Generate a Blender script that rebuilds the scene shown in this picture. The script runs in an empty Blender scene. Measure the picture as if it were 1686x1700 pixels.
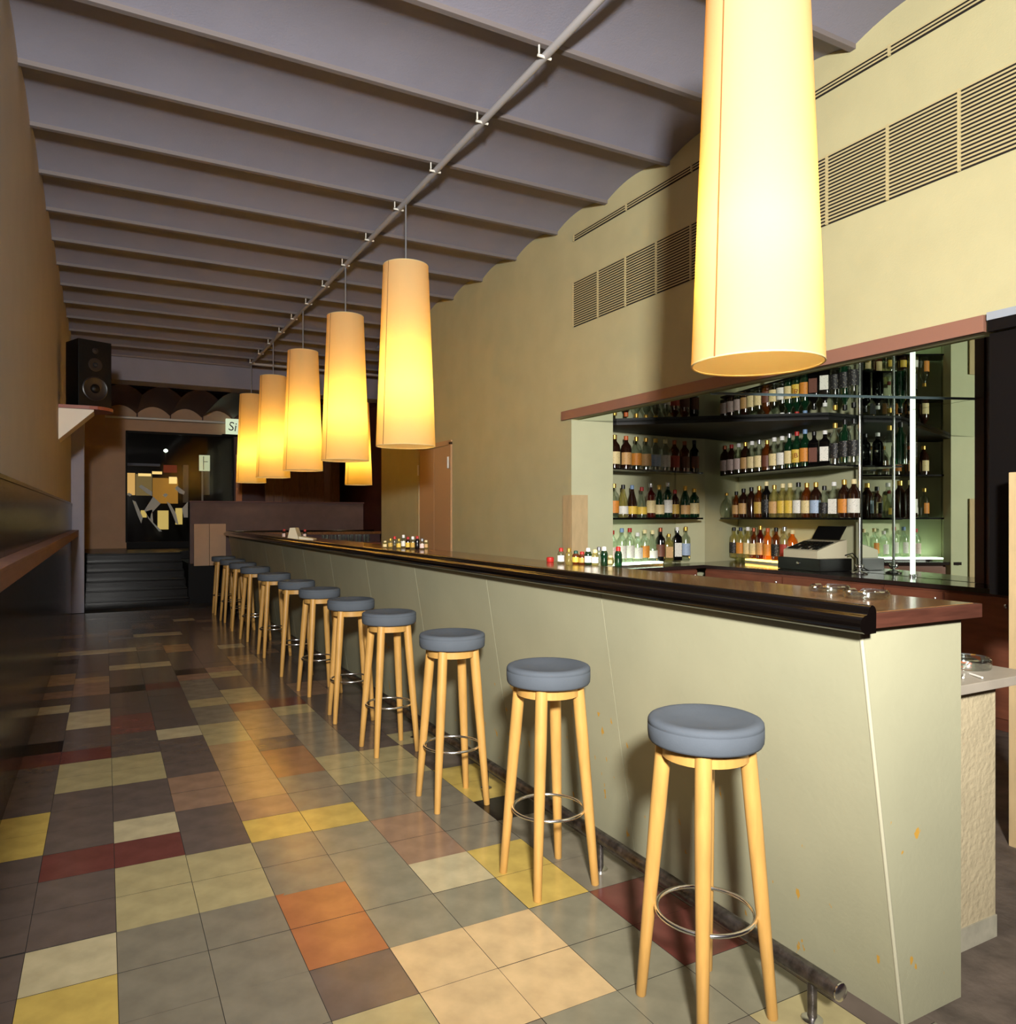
import bpy, bmesh, math, random
from mathutils import Matrix, Vector
random.seed(7)
SC = bpy.context.scene
COL = SC.collection
PI = math.pi

# ------------------------------------------------------------------ camera
H = 1.346
cam = bpy.data.cameras.new('camera'); camo = bpy.data.objects.new('camera', cam); COL.objects.link(camo)
cam.sensor_fit = 'HORIZONTAL'; cam.sensor_width = 36.0; cam.lens = 36.0 * 1250 / 1686
cam.shift_y = 8 / 1686; cam.clip_start = 0.05; cam.clip_end = 200
camo.location = (0, 0, H); camo.rotation_euler = (PI / 2, 0, -math.radians(28.156))
SC.camera = camo

def s2l(c):
    c /= 255.0
    return c / 12.92 if c <= 0.04045 else ((c + 0.055) / 1.055) ** 2.4
def rgb(r, g, b): return (s2l(r), s2l(g), s2l(b), 1.0)

# ------------------------------------------------------------------ world, lights, exposure
w = bpy.data.worlds.new('world'); SC.world = w; w.use_nodes = True
w.node_tree.nodes['Background'].inputs[0].default_value = (0.62, 0.30, 0.38, 1)
w.node_tree.nodes['Background'].inputs[1].default_value = 0.045
def area(name, loc, target, size, power, color):
    l = bpy.data.lights.new(name, 'AREA'); l.shape = 'SQUARE'; l.size = size; l.energy = power; l.color = color
    o = bpy.data.objects.new(name, l); COL.objects.link(o); o.location = loc
    o.rotation_euler = (Vector(target) - Vector(loc)).to_track_quat('-Z', 'Y').to_euler()
    return o
def spot(name, loc, target, ang, radius, power, color):
    l = bpy.data.lights.new(name, 'SPOT'); l.spot_size = math.radians(ang); l.spot_blend = 1.0; l.shadow_soft_size = radius; l.energy = power; l.color = color
    o = bpy.data.objects.new(name, l); COL.objects.link(o); o.location = loc
    o.rotation_euler = (Vector(target) - Vector(loc)).to_track_quat('-Z', 'Y').to_euler()
    return o
spot('studio_flash', (-0.32, -1.0, 2.2), (2.95, 6.0, 2.75), 112, 0.14, 2400, (1.0, 0.975, 0.92))
SC.view_settings.view_transform = 'Standard'; SC.view_settings.look = 'None'
SC.view_settings.gamma = 1.0; SC.view_settings.use_curve_mapping = False
SC.view_settings.exposure = -0.14
SC.cycles.max_bounces = 8

# ------------------------------------------------------------------ materials
MATS = {}
def mat(name, col, rough=0.6, metal=0.0, spec=0.5, noise=0.0, nscale=20.0, bump=0.0, bscale=None, coat=0.0, emit=None, estr=0.0, stretch=None):
    if name in MATS: return MATS[name]
    m = bpy.data.materials.new(name); m.use_nodes = True; nt = m.node_tree; b = nt.nodes['Principled BSDF']
    b.inputs['Base Color'].default_value = col; b.inputs['Roughness'].default_value = rough; b.inputs['Metallic'].default_value = metal
    b.inputs['Specular IOR Level'].default_value = spec; b.inputs['Coat Weight'].default_value = coat
    if coat: b.inputs['Coat Roughness'].default_value = 0.08
    if emit: b.inputs['Emission Color'].default_value = emit; b.inputs['Emission Strength'].default_value = estr
    if noise or bump:
        tc = nt.nodes.new('ShaderNodeTexCoord'); src = tc.outputs['Object']
        if stretch:
            mp = nt.nodes.new('ShaderNodeMapping'); mp.inputs['Scale'].default_value = stretch
            nt.links.new(src, mp.inputs[0]); src = mp.outputs[0]
    if noise:
        n = nt.nodes.new('ShaderNodeTexNoise'); n.inputs['Scale'].default_value = nscale; n.inputs['Detail'].default_value = 6
        nt.links.new(src, n.inputs['Vector'])
        r = nt.nodes.new('ShaderNodeValToRGB'); e = r.color_ramp.elements
        e[0].position = 0.3; e[1].position = 0.7
        e[0].color = tuple(c * (1 - noise) for c in col[:3]) + (1,); e[1].color = tuple(min(1, c * (1 + noise)) for c in col[:3]) + (1,)
        nt.links.new(n.outputs['Fac'], r.inputs['Fac']); nt.links.new(r.outputs['Color'], b.inputs['Base Color'])
    if bump:
        n2 = nt.nodes.new('ShaderNodeTexNoise'); n2.inputs['Scale'].default_value = bscale or nscale * 4; n2.inputs['Detail'].default_value = 4
        nt.links.new(src, n2.inputs['Vector'])
        bp = nt.nodes.new('ShaderNodeBump'); bp.inputs['Strength'].default_value = bump; bp.inputs['Distance'].default_value = 0.01
        nt.links.new(n2.outputs['Fac'], bp.inputs['Height']); nt.links.new(bp.outputs['Normal'], b.inputs['Normal'])
    MATS[name] = m
    return m
def glassy(name, tint, gloss=0.10, body=None, body_mix=0.0):
    """thin clear or tinted glass: transparent through, glossy at grazing angles"""
    if name in MATS: return MATS[name]
    m = bpy.data.materials.new(name); m.use_nodes = True; nt = m.node_tree; nt.nodes.clear()
    out = nt.nodes.new('ShaderNodeOutputMaterial'); tr = nt.nodes.new('ShaderNodeBsdfTransparent'); gl = nt.nodes.new('ShaderNodeBsdfGlossy')
    tr.inputs[0].default_value = tint; gl.inputs['Roughness'].default_value = 0.06; gl.inputs[0].default_value = (0.9, 0.92, 0.9, 1)
    lw = nt.nodes.new('ShaderNodeLayerWeight'); lw.inputs[0].default_value = 0.25
    mr = nt.nodes.new('ShaderNodeMapRange'); mr.inputs['To Min'].default_value = gloss; mr.inputs['To Max'].default_value = 0.75
    nt.links.new(lw.outputs['Facing'], mr.inputs['Value'])
    last = tr.outputs[0]
    if body:
        df = nt.nodes.new('ShaderNodeBsdfDiffuse'); df.inputs[0].default_value = body
        mx = nt.nodes.new('ShaderNodeMixShader'); mx.inputs[0].default_value = body_mix
        nt.links.new(tr.outputs[0], mx.inputs[1]); nt.links.new(df.outputs[0], mx.inputs[2]); last = mx.outputs[0]
    ms = nt.nodes.new('ShaderNodeMixShader'); nt.links.new(mr.outputs[0], ms.inputs[0])
    nt.links.new(last, ms.inputs[1]); nt.links.new(gl.outputs[0], ms.inputs[2]); nt.links.new(ms.outputs[0], out.inputs[0])
    MATS[name] = m
    return m
def emis(name, col, s):
    if name in MATS: return MATS[name]
    m = bpy.data.materials.new(name); m.use_nodes = True; nt = m.node_tree; nt.nodes.clear()
    out = nt.nodes.new('ShaderNodeOutputMaterial'); e = nt.nodes.new('ShaderNodeEmission')
    e.inputs[0].default_value = col; e.inputs[1].default_value = s; nt.links.new(e.outputs[0], out.inputs[0])
    MATS[name] = m
    return m

M_ceil = mat('ceiling_paint', rgb(128, 126, 139), 0.85, noise=0.05, nscale=3, bump=0.15, bscale=90)
M_flange = mat('beam_paint', rgb(112, 104, 103), 0.75)
M_wallR = mat('olive_wall_paint', rgb(184, 177, 136), 0.85, noise=0.04, nscale=4, bump=0.12, bscale=120)
M_wallL = mat('left_wall_paint', rgb(176, 168, 160), 0.8, noise=0.04, nscale=3, bump=0.1, bscale=100)
M_niche = mat('sage_wall_paint', rgb(196, 196, 160), 0.8, noise=0.03, nscale=5, bump=0.08, bscale=120)
M_maroon = mat('maroon_paint', rgb(70, 38, 38), 0.6, noise=0.1, nscale=6)
M_dark = mat('near_black_paint', rgb(13, 10, 10), 0.6, spec=0.15)
M_beigeback = mat('back_wall_paint', rgb(176, 146, 120), 0.85, noise=0.05, nscale=4)
M_wain = mat('wainscot_lacquer', rgb(15, 13, 12), 0.2, noise=0.2, nscale=8, bump=0.05, bscale=30)
M_ledge = mat('ledge_wood', rgb(128, 92, 82), 0.4, noise=0.15, nscale=6, stretch=(8, 1, 8))
M_pil = mat('pilaster_paint', rgb(150, 146, 160), 0.6, noise=0.05, nscale=5)
M_bar = mat('bar_front_paint', rgb(164, 161, 133), 0.6, noise=0.05, nscale=3, bump=0.06, bscale=60)
def chips(m):
    # ochre undercoat showing where the paint is chipped low on the bar
    nt = m.node_tree; b = nt.nodes['Principled BSDF']; base = b.inputs['Base Color'].links[0].from_socket
    tc = nt.nodes.new('ShaderNodeTexCoord'); mp = nt.nodes.new('ShaderNodeMapping'); mp.inputs['Scale'].default_value = (1, 1.6, 0.7)
    n = nt.nodes.new('ShaderNodeTexNoise'); n.inputs['Scale'].default_value = 16; n.inputs['Detail'].default_value = 3
    r = nt.nodes.new('ShaderNodeValToRGB'); r.color_ramp.elements[0].position = 0.685; r.color_ramp.elements[1].position = 0.70
    sx = nt.nodes.new('ShaderNodeSeparateXYZ'); lt_ = nt.nodes.new('ShaderNodeMath'); lt_.operation = 'LESS_THAN'; lt_.inputs[1].default_value = 0.55
    mu = nt.nodes.new('ShaderNodeMath'); mu.operation = 'MULTIPLY'
    mx = nt.nodes.new('ShaderNodeMixRGB'); mx.inputs[2].default_value = rgb(196, 150, 62)
    L = nt.links.new
    L(tc.outputs['Object'], mp.inputs[0]); L(mp.outputs[0], n.inputs['Vector']); L(n.outputs['Fac'], r.inputs[0]); L(tc.outputs['Object'], sx.inputs[0]); L(sx.outputs['Z'], lt_.inputs[0])
    L(r.outputs[0], mu.inputs[0]); L(lt_.outputs[0], mu.inputs[1]); L(mu.outputs[0], mx.inputs[0]); L(base, mx.inputs[1]); L(mx.outputs[0], b.inputs['Base Color'])
chips(M_bar)
M_barbody = mat('bar_joint_line', rgb(178, 173, 147), 0.7)
M_top = mat('countertop_wood', rgb(120, 82, 50), 0.2, noise=0.25, nscale=5, coat=0.4, stretch=(10, 1, 10))
M_edge = mat('countertop_edge_wood', rgb(78, 44, 33), 0.45, noise=0.25, nscale=7, stretch=(1, 1, 12))
M_rail = mat('black_lacquer_rail', rgb(9, 6, 5), 0.13, spec=0.4)
M_chrome = mat('chrome', rgb(235, 235, 235), 0.2, metal=1.0)
M_steel = mat('worn_steel', rgb(105, 100, 98), 0.38, metal=0.9, noise=0.5, nscale=30, bump=0.3, bscale=60)
M_stoolwood = mat('beech_wood', rgb(200, 152, 82), 0.4, noise=0.12, nscale=8, stretch=(6, 6, 1), coat=0.15)
M_seat = mat('blue_grey_velvet', rgb(86, 92, 100), 0.9, spec=0.2, noise=0.10, nscale=6, bump=0.1, bscale=300)
M_header = mat('header_brown', rgb(140, 99, 82), 0.55)
M_shelf = mat('black_shelf_glass', rgb(12, 10, 10), 0.15)
M_mahog = mat('mahogany', rgb(112, 66, 50), 0.35, noise=0.15, nscale=5, stretch=(1, 1, 6))
M_workt = mat('back_worktop_black', rgb(44, 34, 32), 0.15, coat=0.3)
M_mirror = mat('mirror_silver', rgb(215, 224, 214), 0.01, metal=1.0)
M_pale = mat('pale_wood', rgb(198, 172, 128), 0.7, noise=0.08, nscale=30, stretch=(1, 1, .3))
M_plaster = mat('rough_plaster', rgb(188, 173, 140), 0.9, noise=0.06, nscale=10, bump=0.5, bscale=50)
M_slab = mat('grey_slab', rgb(168, 158, 143), 0.4, noise=0.06, nscale=14)
M_conc = mat('stained_concrete', rgb(104, 92, 82), 0.75, noise=0.45, nscale=6, bump=0.4, bscale=30)
M_grout = mat('tile_joint', rgb(34, 28, 24), 0.9)
M_pipe = mat('pipe_paint', rgb(168, 164, 164), 0.45)
M_cord = mat('lamp_rod', rgb(150, 150, 155), 0.4, metal=0.5)
M_spk = mat('speaker_black', rgb(9, 8, 8), 0.45, spec=0.2)
M_cone = mat('speaker_cone', rgb(28, 22, 22), 0.35)
M_white = mat('white_paint', rgb(225, 222, 212), 0.5)
M_cream = mat('cream_plastic', rgb(218, 208, 178), 0.45)
M_black = mat('black_plastic', rgb(16, 15, 15), 0.35)
M_stairs = mat('stair_black_lacquer', rgb(12, 8, 7), 0.22, spec=0.14, noise=0.15, nscale=12)
M_paneldoor = mat('door_paint', rgb(190, 152, 112), 0.6)
M_glass = glassy('clear_glass', (0.92, 0.95, 0.92, 1))
M_parapet = mat('parapet_paint', rgb(84, 64, 60), 0.7, noise=0.12, nscale=8)
M_woodpanel = mat('plank_wood', rgb(96, 68, 56), 0.55, noise=0.25, nscale=6, stretch=(10, 1, 1))
M_louvre = mat('grille_paint', rgb(186, 172, 128), 0.6)
M_void = mat('grille_void', rgb(26, 20, 16), 0.9)

def shade_material():
    m = bpy.data.materials.new('lamp_shade_fabric'); m.use_nodes = True; nt = m.node_tree; nt.nodes.clear()
    out = nt.nodes.new('ShaderNodeOutputMaterial'); d = nt.nodes.new('ShaderNodeBsdfDiffuse'); t = nt.nodes.new('ShaderNodeBsdfTranslucent')
    tc = nt.nodes.new('ShaderNodeTexCoord'); mp = nt.nodes.new('ShaderNodeMapping'); mp.inputs['Scale'].default_value = (1, 1, 8)
    n = nt.nodes.new('ShaderNodeTexNoise'); n.inputs['Scale'].default_value = 60; n.inputs['Detail'].default_value = 3
    nt.links.new(tc.outputs['Object'], mp.inputs[0]); nt.links.new(mp.outputs[0], n.inputs['Vector'])
    r = nt.nodes.new('ShaderNodeValToRGB'); e = r.color_ramp.elements
    e[0].color = (1.0, 0.56, 0.07, 1); e[1].color = (1.0, 0.63, 0.10, 1)
    nt.links.new(n.outputs['Fac'], r.inputs[0]); nt.links.new(r.outputs[0], t.inputs[0])
    d.inputs[0].default_value = rgb(248, 226, 172)
    mx = nt.nodes.new('ShaderNodeMixShader'); mx.inputs[0].default_value = 0.55
    nt.links.new(d.outputs[0], mx.inputs[1]); nt.links.new(t.outputs[0], mx.inputs[2]); nt.links.new(mx.outputs[0], out.inputs[0])
    return m
M_shade = shade_material()

# ------------------------------------------------------------------ mesh helpers
def link(o, parent=None, inv=None):
    COL.objects.link(o)
    if parent is not None:
        o.parent = parent
        if inv: o.matrix_parent_inverse = inv
    return o
def inv_of(parent): return Matrix.Translation(-Vector(parent.location)) if parent is not None else None
def new_mesh(name, verts, faces, m, smooth=False, sharp=None):
    me = bpy.data.meshes.new(name); me.from_pydata(verts, [], faces); me.update()
    for mm in (m if isinstance(m, (list, tuple)) else [m]): me.materials.append(mm)
    if smooth:
        me.polygons.foreach_set('use_smooth', [True] * len(me.polygons))
        try: me.set_sharp_from_angle(angle=math.radians(sharp or 40))
        except Exception: pass
    return me
def mk(name, verts, faces, m, parent=None, smooth=False, local=False, sharp=None):
    o = bpy.data.objects.new(name, new_mesh(name, verts, faces, m, smooth, sharp))
    return link(o, parent, None if local else inv_of(parent))
def mkm(name, me, parent=None, local=True):
    o = bpy.data.objects.new(name, me); return link(o, parent, None if local else inv_of(parent))
def recalc(me):
    bm = bmesh.new(); bm.from_mesh(me); bmesh.ops.recalc_face_normals(bm, faces=bm.faces); bm.to_mesh(me); bm.free()
BOXF = [(0, 3, 2, 1), (4, 5, 6, 7), (0, 1, 5, 4), (1, 2, 6, 5), (2, 3, 7, 6), (3, 0, 4, 7)]
def boxv(x0, x1, y0, y1, z0, z1):
    return [(x0, y0, z0), (x1, y0, z0), (x1, y1, z0), (x0, y1, z0), (x0, y0, z1), (x1, y0, z1), (x1, y1, z1), (x0, y1, z1)]
def box(name, x0, x1, y0, y1, z0, z1, m, parent=None, bevel=0.0, local=False):
    o = mk(name, boxv(x0, x1, y0, y1, z0, z1), BOXF, m, parent, local=local)
    if bevel:
        bm = bmesh.new(); bm.from_mesh(o.data); bmesh.ops.bevel(bm, geom=bm.edges[:], offset=bevel, segments=2, affect='EDGES', profile=0.7); bm.to_mesh(o.data); bm.free()
    return o
def prism(name, poly, z0, z1, m, parent=None, bevel=0.0, local=False):
    n = len(poly); v = [(p[0], p[1], z0) for p in poly] + [(p[0], p[1], z1) for p in poly]
    f = [tuple(range(n))[::-1], tuple(range(n, 2 * n))] + [(i, (i + 1) % n, n + (i + 1) % n, n + i) for i in range(n)]
    o = mk(name, v, f, m, parent, local=local); recalc(o.data)
    if bevel:
        bm = bmesh.new(); bm.from_mesh(o.data); bmesh.ops.bevel(bm, geom=bm.edges[:], offset=bevel, segments=2, affect='EDGES'); bm.to_mesh(o.data); bm.free()
    return o
def extrude_y(name, prof, y0, y1, m, parent=None, smooth=False):
    """prof: closed list of (x, z); extruded along Y"""
    n = len(prof); v = [(p[0], y0, p[1]) for p in prof] + [(p[0], y1, p[1]) for p in prof]
    f = [tuple(range(n)), tuple(range(n, 2 * n))[::-1]] + [(i, n + i, n + (i + 1) % n, (i + 1) % n) for i in range(n)]
    o = mk(name, v, f, m, parent, smooth=smooth, sharp=50); recalc(o.data); return o
def lathe_data(prof, seg=20, cap=True):
    v = []; f = []
    for r, z in prof:
        for k in range(seg):
            a = 2 * PI * k / seg; v.append((r * math.cos(a), r * math.sin(a), z))
    for i in range(len(prof) - 1):
        for k in range(seg):
            f.append((i * seg + k, i * seg + (k + 1) % seg, (i + 1) * seg + (k + 1) % seg, (i + 1) * seg + k))
    if cap:
        if prof[0][0] > 1e-5: f.append(tuple(range(seg))[::-1])
        if prof[-1][0] > 1e-5: f.append(tuple(range((len(prof) - 1) * seg, len(prof) * seg)))
    return v, f
def lathe(name, prof, m, parent=None, loc=(0, 0, 0), seg=20, local=True, sharp=40, cap=True):
    v, f = lathe_data(prof, seg, cap); v = [(a + loc[0], b + loc[1], c + loc[2]) for a, b, c in v]
    o = mk(name, v, f, m, parent, smooth=True, local=local, sharp=sharp); return o
def tube_data(pts, radii, seg=12, closed=False):
    v = []; f = []; n = len(pts); P = [Vector(p) for p in pts]
    if not isinstance(radii, (list, tuple)): radii = [radii] * n
    up = None
    for i in range(n):
        if closed: t = (P[(i + 1) % n] - P[i - 1]).normalized()
        else: t = (P[min(i + 1, n - 1)] - P[max(i - 1, 0)]).normalized()
        if up is None: up = Vector((0, 0, 1)) if abs(t.z) < 0.9 else Vector((1, 0, 0))
        a = t.cross(up).normalized(); b = a.cross(t).normalized(); up = b
        for k in range(seg):
            c = 2 * PI * k / seg; q = P[i] + (a * math.cos(c) + b * math.sin(c)) * radii[i]; v.append(tuple(q))
    m_ = n if closed else n - 1
    for i in range(m_):
        j = (i + 1) % n
        for k in range(seg): f.append((i * seg + k, i * seg + (k + 1) % seg, j * seg + (k + 1) % seg, j * seg + k))
    if not closed: f += [tuple(range(seg))[::-1], tuple(range((n - 1) * seg, n * seg))]
    return v, f
def tube(name, pts, r, m, parent=None, seg=12, closed=False, local=False):
    v, f = tube_data(pts, r, seg, closed); o = mk(name, v, f, m, parent, smooth=True, local=local, sharp=50); recalc(o.data); return o
def text_mesh(name, s, size, m, parent, mtx, extrude=0.0015, inv=None):
    c = bpy.data.curves.new(name, 'FONT'); c.body = s; c.size = size; c.extrude = extrude; c.align_x = 'CENTER'; c.align_y = 'CENTER'
    t = bpy.data.objects.new(name, c); COL.objects.link(t)
    dg = bpy.context.evaluated_depsgraph_get(); me = bpy.data.meshes.new_from_object(t.evaluated_get(dg))
    bpy.data.objects.remove(t); me.materials.clear(); me.materials.append(m)
    o = bpy.data.objects.new(name, me); link(o, parent, inv); o.matrix_basis = mtx; return o
def empty(name, loc=(0, 0, 0), rotz=0.0):
    o = bpy.data.objects.new(name, None); o.empty_display_size = 0.1; COL.objects.link(o); o.location = loc; o.rotation_euler = (0, 0, rotz); return o
def tag(o, label, cat, group=None):
    o['label'] = label; o['category'] = cat
    if group: o['group'] = group
    return o
def struct(o, label=None):
    o['kind'] = 'structure'
    if label: o['label'] = label
    return o
def copy_tree(root, loc, rotz=0.0):
    r = root.copy(); COL.objects.link(r); r.location = loc; r.rotation_euler = (0, 0, rotz)
    for ch in list(root.children):
        c = ch.copy(); COL.objects.link(c); c.parent = r; c.matrix_parent_inverse = ch.matrix_parent_inverse.copy()
        for g in list(ch.children):
            d = g.copy(); COL.objects.link(d); d.parent = c; d.matrix_parent_inverse = g.matrix_parent_inverse.copy()
    return r
def ordinal(k): return ['first', 'second', 'third', 'fourth', 'fifth', 'sixth', 'seventh', 'eighth', 'ninth', 'tenth', 'eleventh', 'twelfth', 'thirteenth', 'fourteenth', 'fifteenth', 'sixteenth', 'seventeenth', 'eighteenth'][k]

# camera rays, used to turn what was measured in the photograph into places in the room
F_ = (math.sin(math.radians(28.156)), math.cos(math.radians(28.156))); R_ = (F_[1], -F_[0])
def ray(u): a = (u - 843) / 1250.0; return (F_[0] + a * R_[0], F_[1] + a * R_[1])
def on_line(u, p, q):
    """plan position where the sight line through column u crosses the line p-q"""
    dx, dy = ray(u); ex, ey = q[0] - p[0], q[1] - p[1]
    t = (p[0] * ey - p[1] * ex) / (dx * ey - dy * ex); return (dx * t, dy * t)
def on_z(u, v, z):
    dx, dy = ray(u); t = (z - H) / ((858 - v) / 1250.0); return (dx * t, dy * t)

# ================================================================== SETTING
XL, XR = -0.415, 3.47
YB = -1.6                                   # the room goes on a little behind the camera
# ---- floor
floor = box('floor', XL - 0.2, 7.0, YB, 18.5, -0.12, -0.0025, M_grout); struct(floor, 'dark floor bed under patchwork of coloured tiles')
conc = prism('floor_concrete', [(1.95, YB), (6.8, YB), (6.8, 6.6), (3.4, 6.6), (3.4, 12.4), (1.95, 12.4)], -0.0024, -0.0005, M_conc); struct(conc, 'stained grey concrete floor behind the bar')
TC = dict(G=(138, 130, 112), g=(146, 141, 119), D=(110, 96, 88), S=(186, 172, 126), C=(208, 194, 154), P=(224, 192, 142), Y=(216, 186, 98), R=(118, 66, 58), r=(134, 88, 78), O=(178, 112, 72), K=(28, 22, 22), o=(156, 110, 80), T=(160, 128, 104), B=(180, 148, 108))
TN = dict(G='grey', g='sage', D='dark_grey', S='khaki', C='cream', P='pink_beige', Y='yellow', R='brick_red', r='rose', O='terracotta', K='black', o='russet', T='taupe', B='tan')
TM = {}
for k, c in TC.items():
    TM[k] = mat('tile_' + TN[k], rgb(*(q * 0.92 for q in c)), 0.19, noise=0.16, nscale=9, bump=0.05, bscale=25, spec=0.55)
COLS = ["DDDDDDDDDYYDDDRKDDDCDTDBBDDKDCTDDDBDDDTTDDDD",
        "GGGGYCDDRDDDSSRDDCCDDTTBDDDDDCDDDDTDDDDDDDDD",
        "GGGGGGSSRCDDSSDDrrDDDKDDDCDDDCDDDDTTDDDDDRDD",
        "GGGGGGSSDDTTDDDCDDDDDRDDDCDDDTTDDCDDTTDDDDDD",
        "SSSDOOGGYTBBBBSSGGSGGGTKDDDDBBDDDCDDDDDDTDDD",  # tan run past the yellow: orange lamp reflection put into the tile colour
        "GGPPggggYGGooDBBBoSSDDSTDDDDDDDDDDDDDDCDDDDD",
        "GgPPgCTTGGSSGGGGSRDDDDDDBBDDCDDDDDTDDTDDDDDD",
        "GgggYYGGGGSSDDDDDDTTDDDDDDTDDDDDDTDDDDDDDDDD",
        "SgRRGGGKYYDDSDDDDDDTDDDDDDDDTDDDDDDDDDDDDDDD",
        "DDRDDDDDDDDDDDDDDDDDDDDDDDDDDDDDDDDDDDDDDDDD"]
def row_y(j): return 1.74 + 0.2535 * j - 0.000222 * j * j
tile_cache = {}
far_v, far_f, far_m = [], [], []
keys = list(TC)
for c in range(10):
    x0 = 0.033 + 0.25 * (c - 2); x1 = x0 + 0.25
    if c == 0: x0 = XL
    if c == 9: x1 = 1.95
    for j in range(-3, 42):
        k = COLS[c][j + 2] if 0 <= j + 2 < 44 else 'G'
        y0, y1 = row_y(j), row_y(j + 1); g = 0.0004; dz = random.uniform(-0.0004, 0.0004)
        sh = -0.025 * ((x0 + x1) / 2 - 0.03) if j > 3 else 0
        y0 += sh; y1 += sh
        if j <= 26:
            wx, wy = x1 - x0 - 2 * g, y1 - y0 - 2 * g; key = (k, round(wx, 3), round(wy, 3))
            if key not in tile_cache:
                b_ = 0.0006
                v = [(-wx / 2, -wy / 2, -0.0023), (wx / 2, -wy / 2, -0.0023), (wx / 2, wy / 2, -0.0023), (-wx / 2, wy / 2, -0.0023),
                     (-wx / 2, -wy / 2, -b_), (wx / 2, -wy / 2, -b_), (wx / 2, wy / 2, -b_), (-wx / 2, wy / 2, -b_),
                     (-wx / 2 + b_, -wy / 2 + b_, 0), (wx / 2 - b_, -wy / 2 + b_, 0), (wx / 2 - b_, wy / 2 - b_, 0), (-wx / 2 + b_, wy / 2 - b_, 0)]
                f = [(0, 3, 2, 1)]
                for q in (0, 4): f += [(q + i, q + (i + 1) % 4, q + 4 + (i + 1) % 4, q + 4 + i) for i in range(4)]
                f.append((8, 9, 10, 11))
                tile_cache[key] = new_mesh('tile', v, f, [TM[k], M_grout]); tile_cache[key].polygons.foreach_set('material_index', [1] * (len(f) - 1) + [0])
            t = mkm('tile', tile_cache[key], floor)
            t.location = ((x0 + x1) / 2, (y0 + y1) / 2, dz); t.rotation_euler = (random.uniform(-.0012, .0012), random.uniform(-.0012, .0012), 0)
        else:
            b0 = len(far_v); far_v += boxv(x0 + g, x1 - g, y0 + g, y1 - g, -0.0023, dz); far_f += [tuple(b0 + i for i in q) for q in BOXF]; far_m += [keys.index(k)] * 6
ft = mk('far_tiles', far_v, far_f, [TM[k] for k in keys], floor); ft.data.polygons.foreach_set('material_index', far_m); ft['kind'] = 'stuff'

# ---- left wall, wainscot, ledge, pilaster
wl = box('wall_left', XL - 0.2, XL, YB, 17.0, -0.1, 4.3, M_wallL); struct(wl)
wn = empty('trim_1', (XL, YB, 0)); struct(wn, 'dark glossy wainscot panels along the left wall')
for i in range(12):
    y0 = YB + i * 1.14; box('panel', XL, XL + 0.012, y0 + 0.002, y0 + 1.138, 0.0, 1.53, M_wain, wn)
box('cap', XL, XL + 0.018, YB, 12.08, 1.515, 1.535, M_wain, wn)
lg = empty('trim_2', (XL, YB, 1.1)); struct(lg, 'brown wooden drink ledge running along the left wall')
box('board', XL + 0.013, XL + 0.095, YB, 12.08, 1.145, 1.165, M_ledge, lg, 0.003)
box('front_strip', XL + 0.06, XL + 0.092, YB, 12.08, 1.08, 1.144, M_ledge, lg, 0.002)
pil = empty('wall_pilaster', (XL, 12.1, 0)); struct(pil)
box('face', XL, -0.255, 12.1, 12.34, 0, 3.79, M_pil, pil, 0.004)

# ---- right wall (with the back bar opening), end returns
HB = 2.17                                     # under edge of the header
wr = empty('wall_right', (XR, 5.0, 0)); struct(wr)
box('far_stretch', XR, XR + 0.2, 5.35, 10.3, -0.02, 4.2, M_wallR, wr)
box('upper_stretch', XR, XR + 0.12, YB, 5.35, HB, 4.2, M_wallR, wr)
# return wall at the far side of the opening
ret = prism('wall_return', [(3.60, 5.349), (3.835, 5.262), (3.86, 5.34), (3.70, 5.47), (3.60, 5.47)], 0.0, 2.16, M_niche); struct(ret)
ret2 = prism('wall_jamb', [(XR, 5.349), (3.60, 5.349 - 0.03), (3.835, 5.262), (3.60, 5.3495)], 0.0, 2.16, M_niche); struct(ret2)

# ---- niche walls behind the bar
def Lw(x): return 5.642 + 0.152 * (x - 3.889)
def Rw(y): return 5.62 + 0.2 * (y - 4.102)
CX, CY = 5.992, 5.962
nl = prism('wall_niche_left', [(3.68, Lw(3.68)), (CX, CY), (CX + 0.1, CY + 0.15), (3.68, Lw(3.68) + 0.15)], 0.0, 2.2, M_niche); struct(nl)
nr = prism('wall_niche_right', [(CX, CY), (Rw(1.0), 1.0), (Rw(1.0) + 0.15, 1.0), (CX + 0.15, CY)], 0.0, 2.2, M_niche); struct(nr)
cp = prism('wall_corner_post', [(4.99, 5.80), (5.335, 5.762), (5.94, 5.945)], 0.0, 2.2, M_niche); struct(cp)
mp_ = prism('wall_mirror_pier', [(5.522, 4.102), (5.322, 3.045), (Rw(3.05), 3.045), (Rw(4.102), 4.102)], 0.0, 2.2, M_niche); struct(mp_)
dr = prism('wall_dark_recess', [(5.33, 3.04), (5.14, 2.80), (5.16, 2.78), (5.36, 3.03)], 0.0, 2.2, M_maroon); struct(dr)
dn = box('wall_niche_near', 3.6, 6.2, 0.55, 0.7, 0.0, 2.4, M_dark); struct(dn)

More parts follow.
